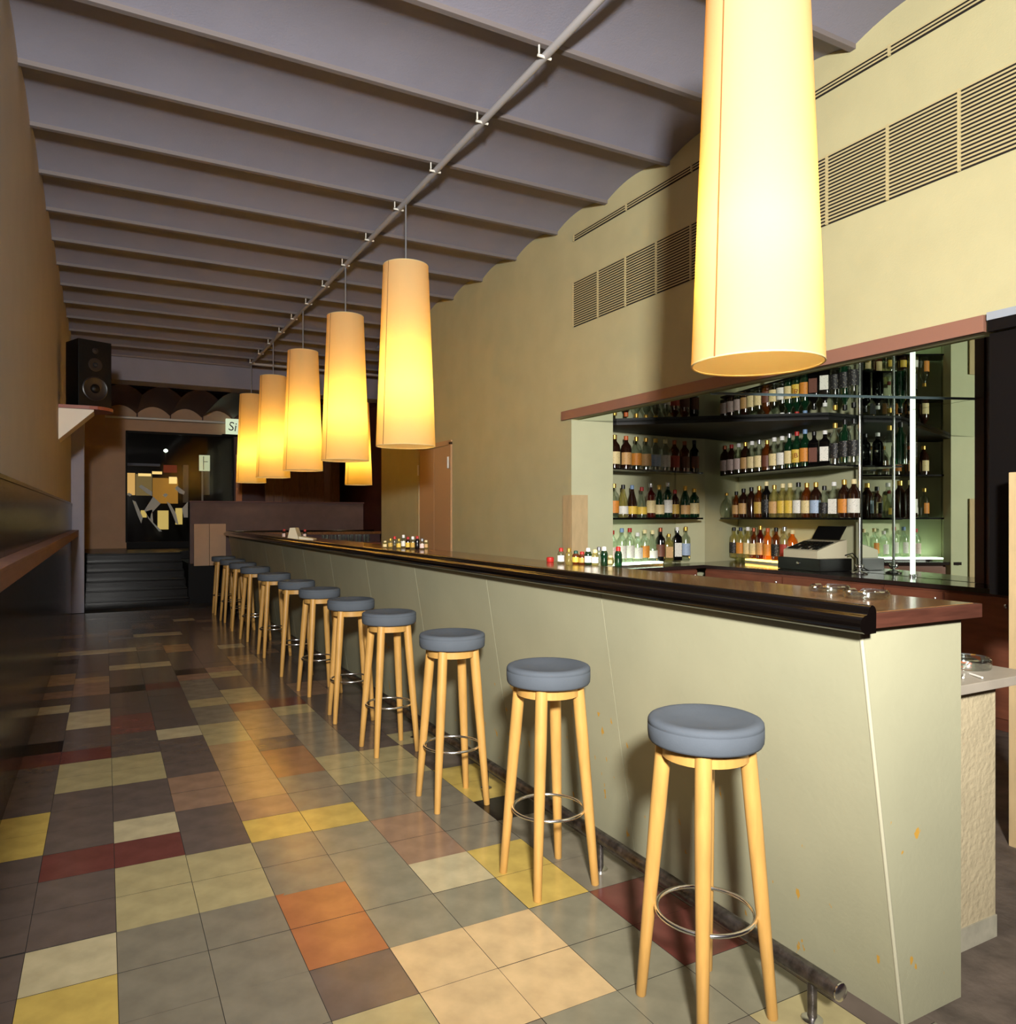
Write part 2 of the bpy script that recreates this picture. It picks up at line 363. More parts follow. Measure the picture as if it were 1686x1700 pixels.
# ---- ceiling: jack vaults between beams
SP, CR = 3.826, 3.888
ceil = empty('ceiling', (1.5, 5.0, 3.8)); struct(ceil, 'grey ceiling of shallow vaults between beams')
NB0, NB1 = -8, 11
for n in range(NB0, NB1 + 1):
    yb = 4.85 + 0.737 * n; xr = 4.45 if yb > 10.2 else XR + 0.05
    bw = 0.019
    b = box('beam', XL - 0.02, xr, yb - bw, yb + bw, 3.80, SP + 0.02, M_flange, ceil, 0.004)
    if n < NB1:
        N = 14; v = []; f = []
        for i in range(N + 1):
            t = i / N; y = yb + bw + (0.737 - 2 * bw) * t; z = SP + (CR - SP) * (1 - (2 * t - 1) ** 2)
            v += [(XL - 0.02, y, z), (xr, y, z)]
        for i in range(N): f.append((2 * i, 2 * i + 2, 2 * i + 3, 2 * i + 1))
        k0 = len(v); v += [(p[0], p[1], 4.25) for p in v[:]]
        f += [(k0 + 2 * i, k0 + 2 * i + 1, k0 + 2 * i + 3, k0 + 2 * i + 2) for i in range(N)]
        f += [(0, 1, k0 + 1, k0), (2 * N + 1, 2 * N, k0 + 2 * N, k0 + 2 * N + 1)]
        mk('vault', v, f, M_ceil, ceil, smooth=True, sharp=30)
YE = 4.85 + 0.737 * NB1                       # last beam, then a deep cross beam
xb = box('ceiling_cross_beam', XL, 4.45, YE + 0.036, YE + 0.5, 3.45, 4.25, M_ceil, None, 0.01); struct(xb, 'deep lilac grey cross beam at far end of ceiling')

# ---- far end: alcove, stairs, landing, back wall, scalloped ceiling
ar = box('wall_alcove_right', 4.45, 4.6, 10.3, 17.0, 0, 4.25, M_maroon); struct(ar)
ar2 = box('wall_alcove_near', XR + 0.2, 4.6, 10.2, 10.3, 0, 4.25, M_maroon); struct(ar2)
YK = 16.0
bk = empty('wall_back', (1.0, YK, 0)); struct(bk)
box('left_piece', XL, 0.36, YK, YK + 0.15, 0.7, 3.8, M_beigeback, bk)
box('top_piece', 0.36, 2.28, YK, YK + 0.15, 2.98, 3.8, M_beigeback, bk)
box('bottom_piece', 0.36, 2.28, YK, YK + 0.15, 0.7, 0.86, M_dark, bk)
box('right_piece', 2.28, 4.6, YK, YK + 0.15, 0.7, 3.8, M_maroon, bk)
pitch = 0.575
v, f = [], []
N = 8
x = -0.415 - 0.20; pts = []
while x < 4.6:
    for i in range(N):
        t = i / N; pts.append((x + pitch * t, 3.31 + 0.15 * (1 - (2 * t - 1) ** 2)))
    x += pitch
for (px, pz) in pts: v += [(px, YE + 0.5, pz), (px, YK, pz)]
for i in range(len(pts) - 1): f.append((2 * i, 2 * i + 1, 2 * i + 3, 2 * i + 2))
k0 = len(v); v += [(a, b, 3.9) for a, b, _ in v[:]]
f += [(k0 + 2 * i, k0 + 2 * i + 2, k0 + 2 * i + 3, k0 + 2 * i + 1) for i in range(len(pts) - 1)]
bc = mk('ceiling_back', v, f, M_maroon, smooth=True, sharp=30); struct(bc, 'dark scalloped ceiling over the raised back room')
st = empty('stairs', (0.45, 12.45, 0)); tag(st, 'dark glossy steps leading up to the shop window', 'stairs')
for i in range(6):
    y0 = 12.45 + 0.28 * i; z = 0.125 * (i + 1)
    s = box('step', -0.255, 1.138, y0, 14.199, z - 0.125 + 0.0005, z - 0.028, M_stairs, st)
    n_ = box('nosing', -0.255, 1.138, y0 - 0.02, y0 + 0.28, z - 0.028, z, M_stairs, st, 0.009)
ld = box('floor_landing', XL, 4.45, 14.2, 16.0, 0.0, 0.75, M_stairs); struct(ld)
pf = box('wall_platform', 1.14, 4.45, 12.62, 14.2, 0.0, 0.62, M_dark); struct(pf)
pp = empty('wall_parapet', (2.5, 12.6, 0.62)); struct(pp, 'dark brown low wall behind far end of bar')
box('panel', 1.16, 3.92, 12.6, 12.72, 0.62, 1.57, M_parapet, pp)
box('cap', 1.15, 3.93, 12.58, 12.74, 1.57, 1.595, M_maroon, pp, 0.004)
pb = empty('pale_board', (1.45, 12.57, 0.60)); tag(pb, 'pale two-piece board leaning on the dark low wall beyond bar end', 'board')
box('left_sheet', 1.215, 1.435, 12.555, 12.598, 0.585, 1.235, M_beigeback, pb, 0.003)
box('right_sheet', 1.44, 1.68, 12.555, 12.598, 0.585, 1.235, M_beigeback, pb, 0.003)
wp = empty('wood_panelling', (3.2, 15.3, 0.75)); tag(wp, 'brown vertical plank panelling above the low wall at far end', 'panelling')
for i in range(9):
    box('plank', 2.78 + i * 0.165, 2.78 + i * 0.165 + 0.16, 15.3, 15.34, 0.75, 3.3, M_woodpanel, wp, 0.004)
od = box('orange_door_post', 2.32, 2.44, 15.93, 15.99, 0.75, 2.6, mat('orange_brown_wood', rgb(190, 120, 70), 0.5), None, 0.004); tag(od, 'orange-brown upright post right of the shop window', 'post')
# white rod and its hangers under the scallops
rod = empty('white_rod', (1.4, 15.8, 3.2)); tag(rod, 'white horizontal rod under scalloped ceiling above shop window', 'rod')
tube('rod', [(0.0, 15.8, 3.205), (2.10, 15.8, 3.213)], 0.022, M_white, rod)
for i in range(5):
    hx = -0.615 + pitch * (i + 1) + 0.0
    if 0.0 < hx < 2.1: tube('hanger', [(hx, 15.8, 3.21), (hx, 15.8, 3.32)], 0.010, M_maroon, rod, 8)
# sign
sg = empty('lit_sign', (2.45, 15.86, 2.98)); tag(sg, 'small glowing white sign with black script reading Si, behind farthest lamp', 'sign')
box('light_box', 2.12, 2.9, 15.82, 15.9, 2.99, 3.3, emis('sign_glow', (0.80, 0.92, 0.62, 1), 0.9), sg, 0.01)
box('tray', 2.05, 2.95, 15.78, 15.95, 2.955, 2.985, M_dark, sg)
text_mesh('lettering', 'Si', 0.24, M_black, sg, Matrix.Translation((0, -0.048, 0.155)) @ Matrix.Translation((-0.205, 0, 0)) @ Matrix.Rotation(PI / 2, 4, 'X') @ Matrix.Shear('XZ', 4, (0.3, 0)) , 0.002)

# ---- shop window and the night street beyond it
wi = empty('window_1', (1.3, 15.98, 0.86)); struct(wi, 'tall shop window onto a dark street')
box('pane', 0.36, 2.28, 16.05, 16.058, 0.86, 2.98, glassy('window_glass', (0.93, 0.95, 0.93, 1), 0.02), wi)
box('frame_left', 0.345, 0.375, 15.98, 16.1, 0.86, 2.98, M_dark, wi)
box('frame_right', 2.265, 2.295, 15.98, 16.1, 0.86, 2.98, M_dark, wi)
box('frame_top', 0.36, 2.28, 15.98, 16.1, 2.95, 2.985, M_dark, wi)
M_decal = mat('grey_film', rgb(205, 205, 196), 0.6)
def decal(poly):
    # poly given in window coordinates (metres)
    n = len(poly); vv = [(p[0], 16.040, p[1]) for p in poly] + [(p[0], 16.046, p[1]) for p in poly]
    ff = [tuple(range(n)), tuple(range(n, 2 * n))[::-1]] + [(i, n + i, n + (i + 1) % n, (i + 1) % n) for i in range(n)]
    o = mk('film_letter_piece', vv, ff, M_decal, wi); recalc(o.data)
def W(zx, zy):
    u = 180 + zx * 240 / 1457.0; vv = 640 + zy * 240 / 1457.0
    dx, dy = ray(u); t = 16.04 / dy; return (dx * t, H + (858 - vv) / 1250.0 * t)
for poly in ([(305, 1020), (330, 1000), (440, 1070), (440, 1115), (385, 1085)], [(185, 1095), (205, 1080), (240, 1098), (215, 1118)], [(240, 1155), (275, 1170), (345, 1330), (330, 1390), (295, 1310)],
             [(360, 1260), (450, 1120), (525, 1190), (430, 1290), (420, 1350)], [(375, 1270), (440, 1250), (450, 1380), (540, 1470), (510, 1470), (400, 1340)], [(545, 1105), (575, 1085), (600, 1100), (575, 1130)],
             [(585, 1170), (620, 1190), (680, 1290), (705, 1400), (680, 1390), (640, 1290)], [(670, 1040), (690, 1010), (770, 1070), (760, 1100), (715, 1085)], [(740, 1240), (800, 1170), (800, 1330), (760, 1330)]):
    decal([W(*p) for p in poly])
gr = box('ground_street', -6, 14, 16.2, 40, 0.5, 0.6, M_dark); struct(gr, 'dark street beyond the window')
sb = box('backdrop_house', -4, 12, 30, 30.3, 0.6, 9, M_dark); tag(sb, 'black house front across the street seen through the shop window', 'building')
sf = empty('lit_shop_front', (2.2, 24.0, 0.6)); tag(sf, 'warmly lit shop across the street seen through the window', 'shop')
E_warm = emis('shop_glow', (1.0, 0.52, 0.13, 1), 0.55); E_warm2 = emis('shop_glow_bright', (1.0, 0.66, 0.24, 1), 1.3)
M_shopwall = mat('shop_wall_ochre', rgb(190, 140, 70), 0.8)
def WS(zx, zy, Y):
    u = 180 + zx * 240 / 1457.0; vv = 640 + zy * 240 / 1457.0
    dx, dy = ray(u); t = Y / dy; return (dx * t, H + (858 - vv) / 1250.0 * t)
def spane(name, a, b, Y, m, parent, th=0.03):
    p, q = WS(*a, Y), WS(*b, Y); return box(name, p[0], q[0], Y, Y + th, min(p[1], q[1]), max(p[1], q[1]), m, parent)
a_, b_2 = WS(170, 800, 25.2), WS(815, 1480, 25.2); box('back_wall', a_[0], b_2[0], 25.2, 25.23, 0.6, a_[1], M_dark, sf)
spane('fascia', (180, 780), (520, 815), 24.0, mat('fascia_grey', rgb(120, 115, 130), 0.7), sf, 0.1)
spane('door_light', (182, 880), (268, 1105), 24.6, emis('door_glow', (1.0, 0.55, 0.16, 1), 0.8), sf)
spane('window_light', (275, 890), (440, 1110), 24.6, emis('dim_glow', (0.55, 0.36, 0.13, 1), 0.35), sf)
spane('curtain', (445, 930), (700, 1190), 24.5, emis('curtain_glow', (0.8, 0.36, 0.06, 1), 0.42), sf, 0.02)
spane('red_poster', (555, 800), (690, 880), 24.3, emis('poster_glow', (0.35, 0.05, 0.03, 1), 0.35), sf)
for a, b in (((300, 885), (430, 915)), ((610, 920), (690, 990)), ((440, 865), (540, 895))): spane('tube_light', a, b, 24.4, E_warm2, sf)
for a, b in (((325, 1258), (385, 1330)), ((495, 1260), (605, 1450)), ((675, 1235), (745, 1400))): spane('low_window', a, b, 24.4, emis('yellow_glow', (0.9, 0.62, 0.18, 1), 0.75), sf)
spane('column', (755, 800), (805, 1180), 24.2, mat('street_column', rgb(120, 112, 112), 0.8), sf, 0.2)
lp = empty('street_sign_post', (2.6, 22, 0.6)); tag(lp, 'pole with small pale lit sign outside the shop window', 'sign post')
spane('sign_face', (915, 700), (1022, 862), 22.0, emis('pale_sign_glow', (0.72, 0.78, 0.5, 1), 0.75), lp, 0.06)
a_, b_2 = WS(938, 860, 22.0), WS(955, 1150, 22.0); box('pole', a_[0], b_2[0], 22.0, 22.05, 0.6, a_[1], mat('galvanised', rgb(150, 150, 150), 0.5), lp)
spane('concrete_pier', (965, 862), (1020, 1100), 22.2, mat('street_column2', rgb(130, 124, 116), 0.8), lp, 0.3)
spane('sign_line', (960, 765), (1000, 772), 21.99, M_black, lp, 0.008); spane('sign_bar', (955, 715), (962, 850), 21.99, M_black, lp, 0.008)
p = WS(577, 657, 29); o = empty('street_light', (p[0], 29, 0.6)); lathe('globe', [(0.0, -0.07), (0.065, -0.03), (0.072, 0.0), (0.065, 0.03), (0.0, 0.07)], emis('street_light_glow', (0.85, 1.0, 0.8, 1), 4), o, (p[0], 29, p[1]), 12, local=False); tube('mast', [(p[0], 29.1, 0.6), (p[0], 29.1, p[1])], 0.03, M_dark, o); tag(o, 'round white street light in black sky outside shop window', 'street light')

sl = bpy.data.lights.new('added_street_fill', 'POINT'); sl.energy = 90; sl.color = (0.9, 0.95, 0.8); sl.shadow_soft_size = 0.2  # added point light, not at the globe; brightens window film and shop front
slo = bpy.data.objects.new('added_street_fill', sl); COL.objects.link(slo); slo.location = (1.0, 19.5, 5.5)
# ---- door and grilles in the right wall
dd = empty('door_1', (XR, 8.35, 0)); struct(dd, 'flush brown service door in the olive wall')
for i, (a, b) in enumerate(((7.88, 8.33), (8.335, 8.80))): box('leaf', XR - 0.012, XR, a, b, 0.0, 2.16, M_paneldoor, dd, 0.003)
box('frame_left', XR - 0.022, XR, 8.805, 8.86, 0, 2.2, M_louvre, dd, 0.003)
box('frame_right', XR - 0.022, XR, 7.82, 7.875, 0, 2.2, M_paneldoor, dd, 0.003)
box('frame_top', XR - 0.022, XR, 7.82, 8.86, 2.165, 2.22, M_paneldoor, dd, 0.003)
for z in (1.86, 0.5): lathe('hinge', [(0.011, 0), (0.011, 0.13)], M_white, dd, (XR - 0.03, 8.80, z), 8, local=False)
lathe('hinge', [(0.011, 0), (0.011, 0.13)], M_white, dd, (XR - 0.03, 7.875, 1.9), 8, local=False)

def grille(name, label, y0, y1, z0, z1, n, step, dv):
    g = empty(name, (XR, (y0 + y1) / 2, z0)); tag(g, label, 'vent')
    box('backing', XR - 0.003, XR - 0.001, y0, y1, z0, z1, M_void, g)
    pz = (z1 - z0) / n
    for i in range(n):
        z = z0 + pz * i
        vv = [(XR - 0.012, y0, z + pz * 0.30), (XR - 0.012, y0, z + pz * 0.80), (XR - 0.003, y0, z + pz * 1.0), (XR - 0.003, y0, z + pz * 0.85)]
        vv += [(a, y1, c) for a, b, c in vv]
        o = mk('slat', vv, [(0, 1, 2, 3), (7, 6, 5, 4), (0, 4, 5, 1), (1, 5, 6, 2), (2, 6, 7, 3), (3, 7, 4, 0)], M_louvre, g); recalc(o.data)
    y = y1
    while y > y0:
        box('divider', XR - 0.014, XR - 0.002, y - 0.012, y, z0, z1, M_louvre, g); y -= step
    return g
grille('air_grille', 'long slatted air grille high on the olive wall above the back bar', 1.2, 5.32, 2.935, 3.315, 20, 0.36, 0)
grille('slot_vent', 'thin slotted air vent just under the ceiling on the olive wall', 1.2, 5.31, 3.655, 3.71, 3, 0.72, 0)

# ---- header board over the back bar, black mesh screen, jamb boards
hd = box('header_board', XR - 0.028, XR - 0.002, 1.955, 5.47, HB, HB + 0.075, M_header, None, 0.002); tag(hd, 'long brown wooden board above the back bar opening', 'board')
ms = empty('mesh_screen', (3.52, 1.5, 1.02)); tag(ms, 'black mesh screen with grey top rail right of the mirror', 'screen')
box('mesh', XR + 0.02, XR + 0.05, 1.0, 1.955, 1.0, 2.165, M_dark, ms)
box('top_rail', XR - 0.03, XR - 0.002, 1.0, 1.94, 2.215, 2.25, mat('blue_grey_rail', rgb(150, 158, 168), 0.5), ms)
box('upper_mesh', XR - 0.024, XR - 0.004, 1.0, 1.94, 2.165, 2.215, M_dark, ms)
jb = empty('jamb_guard_board', (XR, 5.4, 0)); tag(jb, 'pale wooden corner guard at left edge of back bar opening', 'board')
box('wall_board', XR - 0.016, XR - 0.001, 5.335, 5.465, 0.0, 1.53, M_pale, jb, 0.002)
vv = [(XR - 0.016, 5.333), (3.60, 5.312), (3.601, 5.297), (XR - 0.016, 5.318)]
prism('return_board', vv, 0.0, 1.53, M_pale, jb)
jn = box('jamb_post', 3.262, 3.42, 1.66, 1.752, -0.002, 1.528, M_pale, None, 0.004); tag(jn, 'pale wooden post at right edge of the picture by the back bar', 'post')

# ---- ceiling of the niche: two mirror sheets and the joint between them
ZC = 2.160
cm = empty('ceiling_mirror', (4.5, 4.4, ZC)); tag(cm, 'mirrored soffit above the back bar bottles, reflecting them upside down', 'mirror')
prism('mirror_panel', [(XR + 0.05, 5.33), (3.84, 5.26), (3.70, 5.60), (5.97, 5.94), (Rw(3.10), 3.10), (5.30, 3.067), (XR + 0.05, 3.755)], ZC, ZC + 0.01, M_mirror, cm)
prism('mirror_panel', [(XR + 0.05, 3.735), (5.30, 3.047), (Rw(3.05), 3.04), (Rw(1.0), 1.0), (XR + 0.05, 1.0)], ZC, ZC + 0.01, M_mirror, cm)
tube('joint_strip', [(XR + 0.05, 3.745, ZC - 0.003), (5.30, 3.057, ZC - 0.003)], 0.006, mat('pale_blue_strip', rgb(170, 200, 210), 0.2, metal=0.4), cm, 8)
# wall mirror, light tube, chrome pole
MLx, MLy, MRx, MRy = 5.506, 4.102, 5.308, 3.061
wm = empty('wall_mirror', (5.4, 3.6, 0.9)); tag(wm, 'tall wall mirror at right of back bar reflecting the bottle shelves', 'mirror')
o = prism('mirror_glass', [(MLx, MLy), (MRx, MRy), (MRx + 0.012, MRy), (MLx + 0.012, MLy)], 0.892, ZC - 0.001, M_mirror, wm)
prism('edge_strip', [(MLx - 0.006, MLy), (MLx - 0.004, MLy + 0.016), (MLx + 0.014, MLy + 0.016), (MLx + 0.012, MLy)], 0.892, ZC - 0.001, M_dark, wm)
prism('dark_frame', [(MRx - 0.02, MRy), (MRx - 0.035, MRy - 0.07), (MRx + 0.01, MRy - 0.07), (MRx + 0.012, MRy)], 0.892, ZC - 0.001, M_maroon, wm)
lt = empty('light_tube', (5.396, 3.595, 0.89)); tag(lt, 'bright vertical white light tube standing against the mirror', 'light tube')
lathe('tube', [(0.008, 0.02), (0.009, 0.03), (0.009, 1.2685)], emis('tube_glow', (0.92, 1.0, 0.86, 1), 2.2), lt, seg=12)
lathe('bottom_cap', [(0.017, 0.0), (0.017, 0.02)], M_chrome, lt, seg=12)
cpole = empty('chrome_pole', (5.31, 3.975, 0.89)); tag(cpole, 'thin chrome pole with round foot standing beside the cash register', 'pole')
lathe('pole', [(0.011, 0.01), (0.011, 1.268)], M_chrome, cpole, seg=12)
lathe('foot', [(0.06, 0.0), (0.062, 0.008), (0.045, 0.016), (0.016, 0.022), (0.012, 0.03)], M_chrome, cpole, seg=20)
lathe('collar', [(0.03, 0.045), (0.034, 0.05), (0.034, 0.07), (0.03, 0.075)], M_chrome, cpole, seg=16)

# ---- back worktop and cabinets
ZW = 0.89
wt = prism('back_worktop', [(3.72, 5.26), (5.0, 5.42), (5.06, 4.6), (4.98, 3.9), (4.95, 2.9), (4.86, 2.0), (4.82, 1.0), (Rw(1.0) - 0.01, 1.0), (Rw(2.7) - 0.01, 2.7), (5.13, 2.77), (5.30, 3.03), (5.515, 4.115), (Rw(4.12) - 0.005, 4.12), (CX - 0.075, CY - 0.075), (5.335, 5.755), (4.96, 5.79), (3.72, Lw(3.72) - 0.006)], ZW - 0.03, ZW, M_workt, None, 0.0)
tag(wt, 'dark polished worktop of the back bar under the bottles', 'worktop')
M_mahog2 = mat('mahogany_door', rgb(128, 76, 56), 0.35, noise=0.15, nscale=5, stretch=(1, 1, 6))
def cab(p, q, label, ndoor):
    c = empty('back_bar_cabinet', ((p[0] + q[0]) / 2, (p[1] + q[1]) / 2, 0)); tag(c, label, 'cabinet', 'back bar cabinets')
    d = Vector((q[0] - p[0], q[1] - p[1])); L = d.length; d /= L; n = Vector((-d.y, d.x))
    if n.dot(Vector((-p[0], -p[1]))) < 0: n = -n
    def quad(a, b, o0, o1): return [tuple(Vector(p) + d * a + n * o0), tuple(Vector(p) + d * b + n * o0), tuple(Vector(p) + d * b + n * o1), tuple(Vector(p) + d * a + n * o1)]
    prism('carcass', quad(0, L, -0.14, 0), 0.0, ZW - 0.031, M_mahog, c)
    wd = L / ndoor
    for i in range(ndoor):
        dr_ = prism('door', quad(i * wd + 0.008, (i + 1) * wd - 0.008, 0.001, 0.019), 0.08, ZW - 0.05, M_mahog2, c, 0.002)
        k = quad(i * wd + (wd - 0.06), i * wd + (wd - 0.05), 0.019, 0.03); kp = lathe('knob', [(0.008, -0.012), (0.011, 0.0), (0.008, 0.012)], M_chrome, dr_, (k[2][0], k[2][1], ZW - 0.1), 10, local=False)
cab((5.035, 5.42), (5.01, 3.55), 'reddish brown cabinet under worktop left of the chrome pole', 2)
cab((5.0, 3.54), (4.97, 2.62), 'reddish brown cabinet under worktop below the wall mirror', 2)
cab((4.97, 2.61), (4.88, 1.2), 'reddish brown cabinet under worktop nearest the right picture edge', 3)
cab((3.85, 5.32), (4.95, 5.46), 'reddish brown cabinet under worktop in left wing of back bar', 2)

# ---- shelves
LF0, LF1 = (3.70, 5.308), (5.092, 5.520)
RF0, RF1 = (5.482, 5.699), (5.064, 3.839)
S1, S2 = 1.775, 1.338
def shelf(poly, z, label):
    tag(prism('bottle_shelf', poly, z - 0.016, z, M_shelf, None, 0.002), label, 'shelf', 'black bottle shelves')
shl = [LF0, LF1, (4.985, 5.795), (3.70, Lw(3.70) - 0.006)]
shr = [RF0, (RF1[0] + 0.0, 4.125), (Rw(4.125) - 0.006, 4.125), (CX - 0.09, CY - 0.10)]
shr[1] = (RF1[0] + (4.125 - 3.839) * 0.225, 4.125)
shelf(shl, S1, 'upper black glass shelf left of the back bar corner'); shelf(shl, S2, 'lower black glass shelf left of the back bar corner')
shelf(shr, S1, 'upper black glass shelf between corner and mirror'); shelf(shr, S2, 'lower black glass shelf between corner and mirror')
bd = prism('corner_soffit_board', [(3.86, 5.245), (5.14, 4.13), (Rw(4.13) - 0.006, 4.13), (CX - 0.08, CY - 0.09), (5.335, 5.755), (4.97, 5.79), (3.72, Lw(3.72) - 0.006), (3.72, 5.48)], 2.132, 2.159, mat('soffit_black', rgb(10, 8, 8), 0.6)); tag(bd, 'black triangular board above the bottle shelves in the corner', 'board')

# ---- light boxes under the bottles standing on the worktop
def lightbox(p, q, wd, col, s, label):
    e = empty('bottle_light_box', (p[0], p[1], ZW)); tag(e, label, 'light box', 'light boxes under bottles')
    d = Vector((q[0] - p[0], q[1] - p[1])).normalized(); n = Vector((-d.y, d.x)) * wd / 2
    poly = [(p[0] - n.x, p[1] - n.y), (q[0] - n.x, q[1] - n.y), (q[0] + n.x, q[1] + n.y), (p[0] + n.x, p[1] + n.y)]
    prism('case', poly, ZW + 0.0005, ZW + 0.02, M_chrome, e)
    prism('glowing_top', poly, ZW + 0.0205, ZW + 0.035, emis('glow_' + label[:6], col, s), e)
WLa, WLb = (3.80, Lw(3.80) - 0.13), (4.93, Lw(4.93) - 0.13)
WRa, WRb = (Rw(5.55) - 0.16, 5.55), (Rw(4.80) - 0.16, 4.80)
lightbox((3.78, WLa[1]), (4.62, Lw(4.62) - 0.13), 0.13, (0.78, 1.0, 0.78, 1), 7.0, 'greenish white light box under clear bottles on the worktop')
lightbox(WRa, WRb, 0.13, (1.0, 0.62, 0.12, 1), 6.0, 'amber light box under bottles left of the register')

# ================================================================== BOTTLES
PROF = {
    'round':   [(.034, 0), (.040, .004), (.040, .165), (.036, .190), (.022, .212), (.0155, .225), (.0145, .268)],
    'tall':    [(.032, 0), (.037, .004), (.037, .18), (.034, .198), (.018, .222), (.0145, .235), (.0135, .285)],
    'cone':    [(.038, 0), (.043, .004), (.041, .10), (.034, .150), (.022, .195), (.0155, .225), (.014, .265)],
    'champ':   [(.038, 0), (.043, .004), (.043, .13), (.038, .165), (.026, .205), (.017, .235), (.0145, .275)],
    'bulb':    [(.030, 0), (.045, .008), (.062, .04), (.066, .07), (.060, .105), (.040, .135), (.020, .152), (.0155, .165), (.0155, .195)],
    'mini':    [(.016, 0), (.018, .002), (.018, .042), (.015, .050), (.009, .056), (.009, .062)],
    'short':   [(.032, 0), (.037, .004), (.037, .13), (.033, .150), (.019, .168), (.0145, .18), (.014, .215)],
}
CAPH = dict(round=.035, tall=.035, cone=.035, champ=.055, bulb=.022, mini=.016, short=.03, square=.03)
LAB = dict(round=(.035, .135), tall=(.04, .145), cone=(.03, .095), champ=(.03, .11), bulb=(.03, .031), mini=(.010, .036), short=(.03, .105), square=(.03, .14))
GL = dict(clear=glassy('bottle_clear', (0.86, 0.90, 0.86, 1), 0.08), pale=glassy('bottle_pale_liquid', (0.86, 0.84, 0.55, 1), 0.08, rgb(200, 180, 110), 0.15),
          amber=glassy('bottle_amber', (0.55, 0.24, 0.06, 1), 0.08, rgb(120, 60, 18), 0.35), brown=mat('bottle_brown', rgb(40, 20, 12), 0.08, coat=0.5),
          green=glassy('bottle_green', (0.06, 0.24, 0.12, 1), 0.08, rgb(20, 58, 34), 0.55), black=mat('bottle_black', rgb(12, 10, 10), 0.1, coat=0.5),
          orange=glassy('bottle_orange', (0.95, 0.42, 0.05, 1), 0.08, rgb(225, 120, 30), 0.55), red=glassy('bottle_red', (0.4, 0.06, 0.03, 1), 0.08, rgb(95, 24, 16), 0.5))
GN = dict(clear='clear', pale='pale yellow', amber='amber', brown='dark brown', green='green', black='black', orange='orange', red='dark red')
CC = dict(gold=((212, 170, 80), .3, .7), orange=((200, 95, 40), .4, 0), red=((178, 40, 34), .4, 0), white=((232, 230, 226), .5, 0), black=((18, 17, 18), .35, 0), blue=((120, 150, 190), .4, 0), silver=((200, 200, 205), .25, .8), cream=((232, 214, 160), .5, 0), copper=((160, 90, 60), .35, .6), green=((40, 80, 66), .4, 0), navy=((34, 48, 84), .4, 0))
LC = dict(cream=(228, 206, 150), tan=(206, 160, 100), white=(232, 228, 216), yellow=(226, 188, 70), orange=(220, 140, 50), blue=(170, 188, 214), red=(170, 60, 44), brown=(110, 62, 44), black=(26, 24, 26), pink=(222, 196, 186), gold=(196, 158, 70))
def capm(c): q = CC[c]; return mat('cap_' + c, rgb(*q[0]), q[1], metal=q[2])
def labm(c):
    name = 'label_' + c
    if name in MATS: return MATS[name]
    m = mat(name, rgb(*LC[c]), 0.55); nt = m.node_tree; b = nt.nodes['Principled BSDF']
    tc = nt.nodes.new('ShaderNodeTexCoord'); mp = nt.nodes.new('ShaderNodeMapping'); mp.inputs['Scale'].default_value = (1, 1, 2.2)
    n = nt.nodes.new('ShaderNodeTexVoronoi'); n.inputs['Scale'].default_value = 55
    nt.links.new(tc.outputs['Object'], mp.inputs[0]); nt.links.new(mp.outputs[0], n.inputs['Vector'])
    r = nt.nodes.new('ShaderNodeValToRGB'); e = r.color_ramp.elements; e[0].position = 0.10; e[1].position = 0.24
    dk = tuple(x * 0.3 for x in rgb(*LC[c])[:3]) + (1,) if c != 'black' else rgb(190, 180, 160)
    e[0].color = dk; e[1].color = rgb(*LC[c]); nt.links.new(n.outputs['Distance'], r.inputs[0]); nt.links.new(r.outputs[0], b.inputs['Base Color'])
    return m
MC = {}
def body_mesh(t, g):
    k = ('b', t, g)
    if k in MC: return MC[k]
    if t == 'square':
        v, f = [], []
        def sq(r, z, rr):   # rounded square section
            q = []
            for i in range(16):
                a = 2 * PI * (i + 0.5) / 16; c, s = math.cos(a), math.sin(a); e_ = 0.35 if rr else 1.0
                q.append((r * math.copysign(abs(c) ** e_, c), r * math.copysign(abs(s) ** e_, s), z))
            return q
        for r, z, rr in ((.034, 0, 1), (.037, .004, 1), (.037, .175, 1), (.033, .19, 1), (.017, .208, 0), (.0145, .22, 0), (.0145, .262, 0)): v += sq(r, z, rr)
        for i in range(6):
            for k_ in range(16): f.append((i * 16 + k_, i * 16 + (k_ + 1) % 16, (i + 1) * 16 + (k_ + 1) % 16, (i + 1) * 16 + k_))
        f += [tuple(range(16))[::-1], tuple(range(96, 112))]
    else:
        v, f = lathe_data(PROF[t], 16)
    MC[k] = new_mesh('glass_body', v, f, GL[g], True, 50); return MC[k]
def cap_mesh(t, c):
    k = ('c', t, c)
    if k in MC: return MC[k]
    top = PROF[t][-1] if t != 'square' else (.0145, .262); h = CAPH[t]; r = top[0] + .0022; z1 = top[1] + .006; z0 = z1 - h
    v, f = lathe_data([(r, z0), (r, z1 - .003), (r - .003, z1)], 14); MC[k] = new_mesh('cap', v, f, capm(c), True, 40); return MC[k]
def rad_at(t, z):
    P = PROF[t]
    for (r0, a), (r1, b) in zip(P, P[1:]):
        if a <= z <= b: return r0 + (r1 - r0) * (z - a) / max(b - a, 1e-6)
    return P[0][0]
